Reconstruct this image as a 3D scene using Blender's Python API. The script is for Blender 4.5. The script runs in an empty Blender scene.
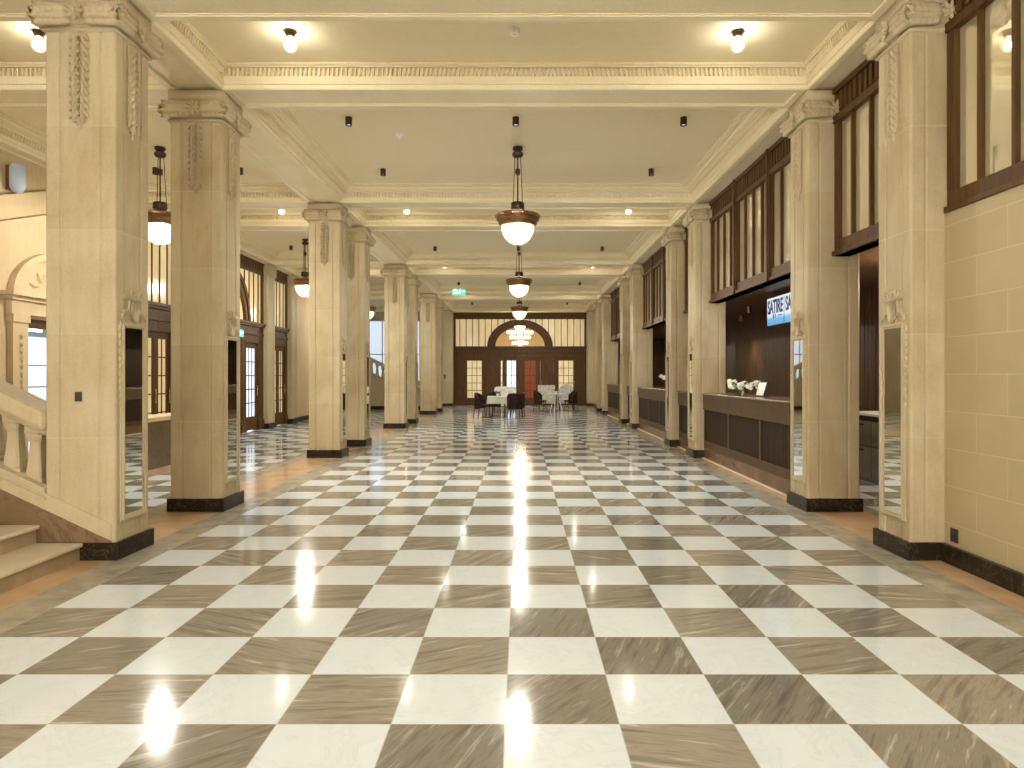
import bpy, math, random
from mathutils import Vector, Matrix
random.seed(7)
PI = math.pi
scene = bpy.context.scene
COL = scene.collection

# ------------------------------------------------------------------ helpers
class MB:
    def __init__(s): s.v = []; s.f = []; s.mi = []; s.cur = 0
    def add(s, vs, fs, M=None):
        b = len(s.v)
        for p in vs:
            p = Vector(p)
            s.v.append(tuple(M @ p) if M is not None else tuple(p))
        for f in fs:
            s.f.append(tuple(b + i for i in f)); s.mi.append(s.cur)
        return s
    def box(s, x0, x1, y0, y1, z0, z1, M=None):
        if x0 > x1: x0, x1 = x1, x0
        if y0 > y1: y0, y1 = y1, y0
        if z0 > z1: z0, z1 = z1, z0
        vs = [(x0,y0,z0),(x1,y0,z0),(x1,y1,z0),(x0,y1,z0),(x0,y0,z1),(x1,y0,z1),(x1,y1,z1),(x0,y1,z1)]
        return s.add(vs, [(3,2,1,0),(4,5,6,7),(0,1,5,4),(1,2,6,5),(2,3,7,6),(3,0,4,7)], M)
    def prism(s, poly, z0, z1, M=None):
        n = len(poly)
        vs = [(x,y,z0) for x,y in poly] + [(x,y,z1) for x,y in poly]
        fs = [tuple(reversed(range(n))), tuple(range(n, 2*n))]
        fs += [(i, (i+1)%n, n+(i+1)%n, n+i) for i in range(n)]
        return s.add(vs, fs, M)
    def lathe(s, prof, seg=24, M=None, a0=0, a1=2*PI):
        full = abs(a1-a0) > 2*PI-1e-4
        k = seg if full else seg+1
        vs = []
        for r, z in prof:
            for i in range(k):
                a = a0 + (a1-a0)*i/seg
                vs.append((r*math.cos(a), r*math.sin(a), z))
        fs = []
        for j in range(len(prof)-1):
            for i in range(seg):
                i2 = (i+1) % k if full else i+1
                fs.append((j*k+i, j*k+i2, (j+1)*k+i2, (j+1)*k+i))
        return s.add(vs, fs, M)
    def tube(s, p0, p1, r, seg=8, r1=None):
        p0 = Vector(p0); p1 = Vector(p1); d = p1-p0
        q = d.to_track_quat('Z', 'Y').to_matrix().to_4x4()
        M = Matrix.Translation(p0) @ q
        r1 = r if r1 is None else r1
        L = d.length
        return s.lathe([(0.0001,0),(r,0),(r1,L),(0.0001,L)], seg, M)
    def leaf(s, p, d, n, L, W, T, curl=0.0):
        """raised pointed leaf lying on a surface: root p, direction d, surface normal n"""
        d = Vector(d).normalized(); n = Vector(n).normalized(); t = d.cross(n).normalized(); p = Vector(p)
        ns, nt = 6, 4
        vs = []
        for i in range(ns+1):
            a = i/ns
            w = W*0.5*math.sin(PI*min(1, a**0.75*0.97+0.02))
            for j in range(nt+1):
                b = -1+2*j/nt
                h = T*(1-b*b)*(0.35+0.65*math.sin(PI*(0.15+0.75*a))) + (0.25*T if abs(b) < .01 else 0) - 0.002
                h += curl*a*a
                vs.append(p + d*(a*L) + t*(b*w) + n*h)
        fs = [(i*(nt+1)+j, i*(nt+1)+j+1, (i+1)*(nt+1)+j+1, (i+1)*(nt+1)+j) for i in range(ns) for j in range(nt)]
        return s.add(vs, fs)
    def blob(s, c, rx, ry, rz, seg=10, rings=6, M=None):
        vs = []; fs = []
        for j in range(rings+1):
            th = PI*j/rings
            for i in range(seg):
                a = 2*PI*i/seg
                vs.append((c[0]+rx*math.sin(th)*math.cos(a), c[1]+ry*math.sin(th)*math.sin(a), c[2]+rz*math.cos(th)))
        for j in range(rings):
            for i in range(seg):
                fs.append((j*seg+i, (j+1)*seg+i, (j+1)*seg+(i+1)%seg, j*seg+(i+1)%seg))
        return s.add(vs, fs, M)
    def mesh(s, name, mats, smooth=False):
        me = bpy.data.meshes.new(name)
        me.from_pydata(s.v, [], s.f)
        for m in (mats if isinstance(mats, (list, tuple)) else [mats]): me.materials.append(m)
        if isinstance(mats, (list, tuple)):
            me.polygons.foreach_set('material_index', s.mi)
        if smooth: me.polygons.foreach_set('use_smooth', [True]*len(me.polygons))
        me.update()
        return me
    def build(s, name, mats, parent=None, bevel=0, smooth=False, kind=None, label=None):
        o = bpy.data.objects.new(name, s.mesh(name, mats, smooth)); COL.objects.link(o)
        if parent is not None: o.parent = parent
        if bevel:
            m = o.modifiers.new('bevel', 'BEVEL'); m.width = bevel; m.segments = 2; m.limit_method = 'ANGLE'
        if smooth:
            m = o.modifiers.new('wn', 'EDGE_SPLIT'); m.split_angle = math.radians(50)
        if kind: o['kind'] = kind
        if label: o['label'] = label
        return o

def thing(name, label, cat, loc=(0,0,0), rz=0, group=None):
    o = bpy.data.objects.new(name, None); COL.objects.link(o)
    o.empty_display_size = .2
    o.location = loc; o.rotation_euler = (0,0,rz)
    o['label'] = label; o['category'] = cat
    if group: o['group'] = group
    return o
def tag(o, label, cat, group=None):
    o['label'] = label; o['category'] = cat
    if group: o['group'] = group
    return o
def struct(name, loc=(0,0,0), rz=0):
    o = bpy.data.objects.new(name, None); COL.objects.link(o)
    o.location = loc; o.rotation_euler = (0,0,rz); o['kind'] = 'structure'
    return o
def dup(root, loc, rz=None, label=None, group=None):
    def cp(o, par):
        c = o.copy(); COL.objects.link(c)
        if par is not None: c.parent = par
        for ch in [x for x in bpy.data.objects if x.parent == o]: cp(ch, c)
        return c
    r = cp(root, None); r.location = loc
    if rz is not None: r.rotation_euler = (0,0,rz)
    if label: r['label'] = label
    if group: r['group'] = group
    return r

# ------------------------------------------------------------------ materials
def mat(name):
    m = bpy.data.materials.new(name); m.use_nodes = True
    nt = m.node_tree; nt.nodes.clear()
    out = nt.nodes.new('ShaderNodeOutputMaterial'); p = nt.nodes.new('ShaderNodeBsdfPrincipled')
    nt.links.new(p.outputs[0], out.inputs[0])
    return m, nt, p
def N(nt, t, **kw):
    n = nt.nodes.new(t)
    for k, v in kw.items():
        if hasattr(n, k): setattr(n, k, v)
        else: n.inputs[k].default_value = v
    return n
def L(nt, a, b): nt.links.new(a, b)
def ramp(nt, fac, stops):
    r = nt.nodes.new('ShaderNodeValToRGB'); cr = r.color_ramp
    while len(cr.elements) > 1: cr.elements.remove(cr.elements[-1])
    cr.elements[0].position = stops[0][0]; cr.elements[0].color = (*stops[0][1], 1)
    for p, c in stops[1:]:
        e = cr.elements.new(p); e.color = (*c, 1)
    L(nt, fac, r.inputs[0]); return r.outputs[0]
def mapped(nt, scale=(1,1,1)):
    g = N(nt, 'ShaderNodeNewGeometry')
    mp = N(nt, 'ShaderNodeMapping'); mp.inputs['Scale'].default_value = scale
    L(nt, g.outputs['Position'], mp.inputs[0]); return mp.outputs[0]
def noise(nt, vec, scale, detail=4, rough=.55, dist=0):
    n = N(nt, 'ShaderNodeTexNoise'); n.inputs['Scale'].default_value = scale; n.inputs['Detail'].default_value = detail
    n.inputs['Roughness'].default_value = rough; n.inputs['Distortion'].default_value = dist
    if vec is not None: L(nt, vec, n.inputs['Vector'])
    return n.outputs['Fac']
def bump(nt, p, h, strength=.2, dist=.01):
    b = N(nt, 'ShaderNodeBump'); b.inputs['Strength'].default_value = strength; b.inputs['Distance'].default_value = dist
    L(nt, h, b.inputs['Height']); L(nt, b.outputs[0], p.inputs['Normal'])
def mixc(nt, fac, a, b, mode='MIX'):
    m = nt.nodes.new('ShaderNodeMix'); m.data_type = 'RGBA'; m.blend_type = mode
    if isinstance(fac, (int, float)): m.inputs[0].default_value = fac
    else: L(nt, fac, m.inputs[0])
    for s, i in ((a, 6), (b, 7)):
        if isinstance(s, tuple): m.inputs[i].default_value = (*s, 1)
        else: L(nt, s, m.inputs[i])
    return m.outputs[2]

def stone(name, a, b, c, rough=.55, scale=1.0, streak=True):
    m, nt, p = mat(name)
    v = mapped(nt)
    n1 = noise(nt, v, 1.6*scale, 6, .6)
    col = ramp(nt, n1, [(.3, a), (.55, b), (.75, c)])
    n2 = noise(nt, mapped(nt, (14, 14, 1.3)), 1.5*scale, 4, .6)
    col = mixc(nt, .13 if streak else .08, col, ramp(nt, n2, [(.35, tuple(x*.72 for x in a)), (.65, tuple(min(1, x*1.15) for x in c))]))
    n3 = noise(nt, v, 60, 3, .6)
    col = mixc(nt, .12, col, ramp(nt, n3, [(.3, tuple(x*.6 for x in a)), (.7, tuple(min(1, x*1.2) for x in c))]))
    L(nt, col, p.inputs['Base Color']); p.inputs['Roughness'].default_value = rough
    bump(nt, p, n3, .15, .004)
    return m
M_stone = stone('limestone', (.43,.34,.195), (.485,.395,.24), (.53,.445,.285))
M_shaft = stone('column_limestone', (.43,.34,.195), (.485,.395,.24), (.53,.445,.285))
nt = M_shaft.node_tree; p = [q for q in nt.nodes if q.type == 'BSDF_PRINCIPLED'][0]; src = p.inputs['Base Color'].links[0].from_socket
g = N(nt, 'ShaderNodeNewGeometry'); sx = N(nt, 'ShaderNodeSeparateXYZ'); L(nt, g.outputs['Position'], sx.inputs[0])
zz = N(nt, 'ShaderNodeMath', operation='MULTIPLY_ADD'); L(nt, sx.outputs['Z'], zz.inputs[0]); zz.inputs[1].default_value = 1/.86; zz.inputs[2].default_value = .83
zf = N(nt, 'ShaderNodeMath', operation='FLOOR'); L(nt, zz.outputs[0], zf.inputs[0])
zr = N(nt, 'ShaderNodeMath', operation='FRACT'); L(nt, zz.outputs[0], zr.inputs[0])
yq = N(nt, 'ShaderNodeVectorMath', operation='MULTIPLY'); L(nt, g.outputs['Position'], yq.inputs[0]); yq.inputs[1].default_value = (.25,1/2.02,0)
yf = N(nt, 'ShaderNodeVectorMath', operation='FLOOR'); L(nt, yq.outputs[0], yf.inputs[0])
cb = N(nt, 'ShaderNodeVectorMath', operation='ADD'); L(nt, yf.outputs[0], cb.inputs[0])
cz = N(nt, 'ShaderNodeCombineXYZ'); L(nt, zf.outputs[0], cz.inputs[2]); L(nt, cz.outputs[0], cb.inputs[1])
wq = N(nt, 'ShaderNodeTexWhiteNoise'); L(nt, cb.outputs[0], wq.inputs['Vector'])
c1 = mixc(nt, 1, src, ramp(nt, wq.outputs['Value'], [(0,(.93,.905,.86)),(.5,(1,.99,.97)),(1,(1.05,1.06,1.09))]), 'MULTIPLY')
n9 = noise(nt, mapped(nt, (1,1,.5)), 1.1, 5, .65, .8)
c1 = mixc(nt, 1, c1, ramp(nt, n9, [(.35,(.89,.84,.77)),(.5,(1,1,1)),(.65,(1.06,1.08,1.12))]), 'MULTIPLY')
lt = N(nt, 'ShaderNodeMath', operation='LESS_THAN'); L(nt, zr.outputs[0], lt.inputs[0]); lt.inputs[1].default_value = .007
c1 = mixc(nt, lt.outputs[0], c1, (.515,.43,.285)); L(nt, c1, p.inputs['Base Color'])
M_carve = stone('carved_limestone', (.44,.34,.19), (.50,.405,.25), (.55,.46,.295), rough=.6)
M_warmstone = stone('golden_limestone', (.54,.405,.225), (.59,.455,.27), (.64,.52,.33))
M_ceil = stone('ceiling_plaster', (.87,.75,.505), (.89,.77,.525), (.90,.79,.545), rough=.7, scale=.5, streak=False)
M_trimc = stone('cornice_plaster', (.77,.66,.43), (.82,.715,.48), (.86,.76,.53), rough=.65, streak=False)

def plain(name, c, rough=.5, metal=0, var=.12, vs=8, scale=(1,1,1), coat=0, spec=.5):
    m, nt, p = mat(name)
    n = noise(nt, mapped(nt, scale), vs, 4, .6)
    col = ramp(nt, n, [(.3, tuple(x*(1-var) for x in c)), (.7, tuple(min(1, x*(1+var)) for x in c))])
    L(nt, col, p.inputs['Base Color']); p.inputs['Roughness'].default_value = rough; p.inputs['Metallic'].default_value = metal
    p.inputs['Coat Weight'].default_value = coat
    p.inputs['Specular IOR Level'].default_value = spec
    return m
M_wood = plain('dark_wood', (.088,.042,.012), .5, 0, .3, 3, (8,8,.6), spec=.2)
M_wood2 = plain('reception_wall_wood', (.10,.052,.024), .45, 0, .4, 3, (9,9,.5), spec=.3)
M_counter = plain('counter_bronze', (.082,.050,.021), .42, 0, .2, 5, spec=.2)
M_slat = plain('counter_slat_wood', (.036,.019,.009), .5, 0, .3, 4, (6,6,.6), spec=.2)
M_brass = plain('aged_brass', (.30,.17,.085), .3, .9, .3, 25)
M_bronze = plain('dark_bronze', (.07,.045,.028), .4, .7, .3, 25)
M_gold = plain('bright_brass', (.75,.55,.25), .25, 1, .1, 25)
M_white = plain('white_ceramic', (.8,.8,.76), .35, 0, .04, 10)
M_black = plain('black_plastic', (.02,.02,.02), .4, 0, .2, 10)
M_reddoor = plain('red_wood', (.30,.062,.018), .5, 0, .35, 3, (8,8,.8), spec=.3)
M_leather = plain('dark_leather', (.032,.014,.010), .5, 0, .35, 12, spec=.2)
M_floral, nt, p = mat('patterned_fabric')
v = mapped(nt); vo = N(nt, 'ShaderNodeTexVoronoi'); vo.inputs['Scale'].default_value = 14; L(nt, v, vo.inputs['Vector'])
L(nt, ramp(nt, vo.outputs['Distance'], [(.15,(.35,.30,.22)),(.35,(.72,.70,.62)),(.7,(.80,.79,.72))]), p.inputs['Base Color']); p.inputs['Roughness'].default_value = .8
M_cloth = plain('white_cloth', (.74,.76,.66), .75, 0, .08, 6)
M_leaf = plain('leaf_green', (.06,.13,.04), .5, 0, .4, 20)
M_petal = plain('white_petals', (.82,.82,.68), .5, 0, .08, 30)
M_plinth = plain('brown_marble', (.15,.08,.036), .25, 0, .25, 3)
M_grey = plain('grey_stone_border', (.35,.315,.24), .16, 0, .28, 5)
M_orange = plain('orange_marble', (.53,.35,.20), .14, 0, .16, 3)
M_pale = plain('pale_marble_edge', (.72,.62,.45), .2, 0, .08, 6)

# black base marble with light veins
M_base, nt, p = mat('black_veined_marble')
v = mapped(nt); n = noise(nt, v, 5, 8, .65, 1.2)
L(nt, ramp(nt, n, [(.0,(.010,.007,.004)),(.485,(.018,.012,.007)),(.50,(.11,.08,.045)),(.512,(.016,.011,.007)),(1,(.028,.018,.01))]), p.inputs['Base Color'])
p.inputs['Roughness'].default_value = .3; p.inputs['Specular IOR Level'].default_value = .2
# brown marble of stair flank
M_brownmarble, nt, p = mat('brown_veined_marble')
v = mapped(nt); n = noise(nt, v, 3.2, 6, .6, 1.5)
L(nt, ramp(nt, n, [(.3,(.17,.105,.05)),(.47,(.195,.12,.06)),(.5,(.12,.07,.035)),(.54,(.21,.13,.068)),(.8,(.18,.11,.055))]), p.inputs['Base Color']); p.inputs['Roughness'].default_value = .3
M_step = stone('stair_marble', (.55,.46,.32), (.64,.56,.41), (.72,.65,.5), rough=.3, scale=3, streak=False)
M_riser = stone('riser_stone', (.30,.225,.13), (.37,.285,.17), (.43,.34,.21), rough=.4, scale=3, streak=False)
M_darkmarble, nt, p = mat('dark_olive_marble')
n = noise(nt, mapped(nt), 2.5, 7, .6, 1)
L(nt, ramp(nt, n, [(.3,(.10,.068,.030)),(.5,(.125,.088,.042)),(.53,(.145,.105,.052)),(.6,(.11,.077,.036))]), p.inputs['Base Color']); p.inputs['Roughness'].default_value = .25

# ashlar wall
M_ashlar, nt, p = mat('ashlar_limestone')
g = N(nt, 'ShaderNodeNewGeometry'); sx = N(nt, 'ShaderNodeSeparateXYZ'); L(nt, g.outputs['Position'], sx.inputs[0])
cx = N(nt, 'ShaderNodeCombineXYZ')
ad = N(nt, 'ShaderNodeMath', operation='ADD'); ad.inputs[1].default_value = -4.94+.68*20
L(nt, sx.outputs['Y'], ad.inputs[0]); L(nt, ad.outputs[0], cx.inputs[0])
ad2 = N(nt, 'ShaderNodeMath', operation='ADD'); ad2.inputs[1].default_value = -.32+.304*10; L(nt, sx.outputs['Z'], ad2.inputs[0]); L(nt, ad2.outputs[0], cx.inputs[1])
br = N(nt, 'ShaderNodeTexBrick'); L(nt, cx.outputs[0], br.inputs['Vector'])
br.inputs['Scale'].default_value = 1; br.inputs['Brick Width'].default_value = .68; br.inputs['Row Height'].default_value = .304
br.inputs['Mortar Size'].default_value = .0035; br.inputs['Mortar Smooth'].default_value = .3; br.offset = .5
br.inputs['Color1'].default_value = (.41,.325,.18,1); br.inputs['Color2'].default_value = (.445,.355,.205,1); br.inputs['Mortar'].default_value = (.60,.51,.34,1)
n3 = noise(nt, mapped(nt), 2, 6, .6)
col = mixc(nt, .35, br.outputs['Color'], ramp(nt, n3, [(.3,(.38,.295,.155)),(.7,(.49,.40,.245))]))
L(nt, col, p.inputs['Base Color']); p.inputs['Roughness'].default_value = .6

# checkerboard marble floor
M_floor, nt, p = mat('checker_marble')
g = N(nt, 'ShaderNodeNewGeometry'); mp = N(nt, 'ShaderNodeMapping'); mp.inputs['Location'].default_value = (.069/.5+40, -3.005/.5+40, 0); mp.inputs['Scale'].default_value = (2,2,1)
L(nt, g.outputs['Position'], mp.inputs[0])
fl = N(nt, 'ShaderNodeVectorMath', operation='FLOOR'); L(nt, mp.outputs[0], fl.inputs[0])
fr = N(nt, 'ShaderNodeVectorMath', operation='FRACTION'); L(nt, mp.outputs[0], fr.inputs[0])
sf = N(nt, 'ShaderNodeSeparateXYZ'); L(nt, fl.outputs[0], sf.inputs[0])
sm = N(nt, 'ShaderNodeMath', operation='ADD'); L(nt, sf.outputs[0], sm.inputs[0]); L(nt, sf.outputs[1], sm.inputs[1])
md = N(nt, 'ShaderNodeMath', operation='MODULO'); L(nt, sm.outputs[0], md.inputs[0]); md.inputs[1].default_value = 2   # 1 -> white
cf = N(nt, 'ShaderNodeCombineXYZ'); L(nt, sf.outputs[0], cf.inputs[0]); L(nt, sf.outputs[1], cf.inputs[1])
wn = N(nt, 'ShaderNodeTexWhiteNoise'); wn.noise_dimensions = '2D'; L(nt, cf.outputs[0], wn.inputs['Vector'])
sw = N(nt, 'ShaderNodeSeparateColor'); L(nt, wn.outputs['Color'], sw.inputs[0])
mr = N(nt, 'ShaderNodeMapRange'); L(nt, sw.outputs[0], mr.inputs[0]); mr.inputs[3].default_value = -1.25; mr.inputs[4].default_value = .5
rt = N(nt, 'ShaderNodeVectorRotate'); rt.rotation_type = 'Z_AXIS'; L(nt, g.outputs['Position'], rt.inputs['Vector']); L(nt, mr.outputs[0], rt.inputs['Angle'])
ms = N(nt, 'ShaderNodeMapping'); ms.inputs['Scale'].default_value = (1.5, 15, 1); L(nt, rt.outputs[0], ms.inputs[0])
of = N(nt, 'ShaderNodeVectorMath', operation='MULTIPLY_ADD'); L(nt, wn.outputs['Color'], of.inputs[0]); of.inputs[1].default_value = (30,30,30); L(nt, ms.outputs[0], of.inputs[2])
nd = noise(nt, of.outputs[0], 1.5, 5, .6, .22)
dark = ramp(nt, nd, [(.25,(.13,.115,.09)),(.40,(.19,.172,.138)),(.50,(.265,.245,.20)),(.57,(.225,.21,.168)),(.67,(.43,.41,.355))])
vr = mixc(nt, 1, dark, ramp(nt, sw.outputs[1], [(0,(.74,.74,.74)),(1,(1.18,1.15,1.1))]), 'MULTIPLY')
ow = N(nt, 'ShaderNodeVectorMath', operation='MULTIPLY_ADD'); L(nt, wn.outputs['Color'], ow.inputs[0]); ow.inputs[1].default_value = (30,30,30); L(nt, g.outputs['Position'], ow.inputs[2])
nw = noise(nt, ow.outputs[0], 3.2, 6, .65, 1.6)
wh = ramp(nt, nw, [(.3,(.655,.72,.745)),(.475,(.64,.70,.72)),(.5,(.60,.655,.67)),(.52,(.65,.71,.735)),(.8,(.67,.735,.765))])
col = mixc(nt, md.outputs[0], vr, wh)
# joints
ss = N(nt, 'ShaderNodeSeparateXYZ'); L(nt, fr.outputs[0], ss.inputs[0])
def edge(o):
    a = N(nt, 'ShaderNodeMath', operation='SUBTRACT'); L(nt, o, a.inputs[0]); a.inputs[1].default_value = .5
    b = N(nt, 'ShaderNodeMath', operation='ABSOLUTE'); L(nt, a.outputs[0], b.inputs[0])
    c = N(nt, 'ShaderNodeMath', operation='GREATER_THAN'); L(nt, b.outputs[0], c.inputs[0]); c.inputs[1].default_value = .4955
    return c.outputs[0]
mx = N(nt, 'ShaderNodeMath', operation='MAXIMUM'); L(nt, edge(ss.outputs[0]), mx.inputs[0]); L(nt, edge(ss.outputs[1]), mx.inputs[1])
col = mixc(nt, mx.outputs[0], col, (.46,.42,.34))
L(nt, col, p.inputs['Base Color'])
nr = noise(nt, mapped(nt), 3.5, 5, .6)
rr = N(nt, 'ShaderNodeMapRange'); L(nt, nr, rr.inputs[0]); rr.inputs[3].default_value = .07; rr.inputs[4].default_value = .14; L(nt, rr.outputs[0], p.inputs['Roughness'])
p.inputs['IOR'].default_value = 1.5; p.inputs['Specular IOR Level'].default_value = .5

def emis(name, c, s, base=(.8,.8,.8), rough=.3):
    m, nt, p = mat(name)
    p.inputs['Base Color'].default_value = (*base, 1); p.inputs['Roughness'].default_value = rough
    p.inputs['Emission Color'].default_value = (*c, 1); p.inputs['Emission Strength'].default_value = s
    return m
M_creamglass, nt, p = mat('lit_cream_glass')
n = noise(nt, mapped(nt, (3,3,.6)), 1.5, 4, .6)
c_ = ramp(nt, n, [(.3,(.66,.50,.26)),(.7,(.86,.72,.44))])
L(nt, c_, p.inputs['Base Color']); L(nt, c_, p.inputs['Emission Color']); p.inputs['Emission Strength'].default_value = .38; p.inputs['Roughness'].default_value = .15
M_dayglass = emis('daylight_window_glass', (.66,.80,1.0), .85, (.7,.75,.8))
M_mirror, nt, p = mat('mirror_silver'); p.inputs['Base Color'].default_value = (.86,.84,.74,1); p.inputs['Metallic'].default_value = 1; p.inputs['Roughness'].default_value = .02
M_tmirror, nt, p = mat('cream_backed_glass')
n = noise(nt, mapped(nt), 1.2, 3); L(nt, ramp(nt, n, [(.3,(.70,.60,.39)),(.7,(.80,.70,.48))]), p.inputs['Base Color']); p.inputs['Roughness'].default_value = .6
gl_ = N(nt, 'ShaderNodeBsdfGlossy'); gl_.inputs['Roughness'].default_value = .012; gl_.inputs[0].default_value = (.97,.93,.82,1)
mxs = N(nt, 'ShaderNodeMixShader'); mxs.inputs[0].default_value = .62; L(nt, p.outputs[0], mxs.inputs[1]); L(nt, gl_.outputs[0], mxs.inputs[2])
L(nt, mxs.outputs[0], [q for q in nt.nodes if q.type == 'OUTPUT_MATERIAL'][0].inputs[0])
# bowl glass: lets the bulb shine through
def lampglass(name, e, tr=.45):
    m = bpy.data.materials.new(name); m.use_nodes = True; nt = m.node_tree; nt.nodes.clear()
    out = N(nt, 'ShaderNodeOutputMaterial'); mix = N(nt, 'ShaderNodeMixShader'); mix.inputs[0].default_value = tr
    p = N(nt, 'ShaderNodeBsdfPrincipled'); t = N(nt, 'ShaderNodeBsdfTransparent')
    n = noise(nt, mapped(nt), 22, 4, .6)
    L(nt, ramp(nt, n, [(.3,(.95,.85,.62)),(.7,(1,.95,.80))]), p.inputs['Emission Color'])
    p.inputs['Base Color'].default_value = (.02,.018,.015,1); p.inputs['Emission Strength'].default_value = e; p.inputs['Roughness'].default_value = .25
    t.inputs[0].default_value = (1,.95,.85,1)
    L(nt, p.outputs[0], mix.inputs[1]); L(nt, t.outputs[0], mix.inputs[2]); L(nt, mix.outputs[0], out.inputs[0])
    return m
M_bowl = lampglass('frosted_bowl_glass', .85, .13)
M_globe = lampglass('globe_glass', .95, .15)
M_lens = emis('spot_lens', (1,.9,.7), 1.6)
M_crystal = emis('lit_crystal', (1,.86,.6), 7)
M_exit = emis('exit_green', (.06,.75,.52), 1.1, (.05,.5,.3))
M_exitw = emis('exit_white', (.85,1,.95), 1.5)
M_clear, nt, p = mat('clear_glass'); p.inputs['Transmission Weight'].default_value = 1; p.inputs['Roughness'].default_value = 0.01; p.inputs['IOR'].default_value = 1.45; p.inputs['Base Color'].default_value = (.95,.97,.95,1)
def thinglass(name, tint, refl):
    m = bpy.data.materials.new(name); m.use_nodes = True; nt = m.node_tree; nt.nodes.clear()
    out = N(nt, 'ShaderNodeOutputMaterial'); mix = N(nt, 'ShaderNodeMixShader'); mix.inputs[0].default_value = refl
    t = N(nt, 'ShaderNodeBsdfTransparent'); t.inputs[0].default_value = (*tint, 1); g_ = N(nt, 'ShaderNodeBsdfGlossy'); g_.inputs['Roughness'].default_value = .02
    L(nt, t.outputs[0], mix.inputs[1]); L(nt, g_.outputs[0], mix.inputs[2]); L(nt, mix.outputs[0], out.inputs[0]); return m
M_archglass = thinglass('fanlight_glass', (1,.97,.9), .08)

# ------------------------------------------------------------------ dimensions
XL0, XL1 = -3.945, -3.335     # left column row
XR0, XR1 = 3.20, 3.81         # right column row
CW, CD = .61, .54
ZS, ZC = 4.72, 5.0
PAIR, PER, Y0 = 2.02, 7.04, 5.66
YCOL = []                      # front y of every column
for k in range(-1, 4):
    YCOL += [Y0+PER*k, Y0+PER*k+PAIR]
YB = 34.8                      # face of far door wall
XLW = -7.4                     # wall of the left aisle
YEND = Y0+PER*4                # 33.82
YREAR = -8.0

# ------------------------------------------------------------------ floor
fb = MB()
def strip(x0, x1, y0, y1, mi):
    fb.cur = mi; fb.add([(x0,y0,0),(x1,y0,0),(x1,y1,0),(x0,y1,0)], [(0,1,2,3)])
for x0, x1, mi in ((-9.4,-4.27,0),(-4.27,-3.97,1),(-3.97,-3.37,2),(-3.37,-3.069,1),(-3.069,2.931,0),(2.931,3.232,1),(3.232,3.85,2),(3.85,4.02,1),(4.02,7.4,0)):
    strip(x0, x1, YREAR-.2, 42.2, mi)
floor = fb.build('floor', [M_floor, M_grey, M_orange, M_pale], kind='structure')
sub = MB().box(-9.4, 7.4, YREAR-.2, 42.2, -.2, -.004).build('trim_1', M_grey, kind='structure')

# ------------------------------------------------------------------ ceiling, beams, cornices
MB().box(-9.4, 7.4, YREAR-.2, 42.2, ZC, ZC+.2).build('ceiling', M_ceil, kind='structure')
tn = [2]
def trim(mb, m, **k):
    o = mb.build('trim_%d' % tn[0], m, kind='structure', **k); tn[0] += 1; return o
def beam(x0, x1, y0, y1, axis):
    """beam body with a sunk panel along its underside"""
    b = MB(); b.box(x0, x1, y0, y1, ZS+.022, ZC)
    e = .085
    if axis == 'y':
        b.box(x0, x0+e, y0, y1, ZS, ZS+.022); b.box(x1-e, x1, y0, y1, ZS, ZS+.022)
        b.box(x0+e, x0+e+.02, y0, y1, ZS+.012, ZS+.022); b.box(x1-e-.02, x1-e, y0, y1, ZS+.012, ZS+.022)
    else:
        b.box(x0, x1, y0, y0+e, ZS, ZS+.022); b.box(x0, x1, y1-e, y1, ZS, ZS+.022)
        b.box(x0, x1, y0+e, y0+e+.02, ZS+.012, ZS+.022); b.box(x0, x1, y1-e-.02, y1-e, ZS+.012, ZS+.022)
        b.box(x0, x0+e, y0+e, y1-e, ZS, ZS+.022); b.box(x1-e, x1, y0+e, y1-e, ZS, ZS+.022)
    return trim(b, M_trimc, bevel=.004)
beam(XL0, XL1, YREAR, YB, 'y'); beam(XR0, XR1, YREAR, YB, 'y'); beam(XLW, XLW+.3, YREAR, YB, 'y')
for y in YCOL+[YEND]:
    beam(XL1, XR0, y, y+CD, 'x'); beam(XLW+.3, XL0, y, y+CD, 'x')
SMALL = [(.07,5.0),(.07,4.975),(.055,4.965),(.055,4.95),(.006,4.945),(.006,4.865),(.012,4.86),(.012,4.80),(.03,4.79),(.03,4.775),(.006,4.77),(.006,4.729),(-.002,4.727)]
LARGE = [(.29,5.0),(.29,4.985),(.25,4.975),(.25,4.962),(.205,4.955),(.19,4.93),(.15,4.925),(.15,4.912),(.10,4.905),(.10,4.885),(.03,4.885),(.03,4.812),(.03,4.81),(.03,4.77),(.006,4.76),(.006,4.729),(-.002,4.727)]
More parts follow.
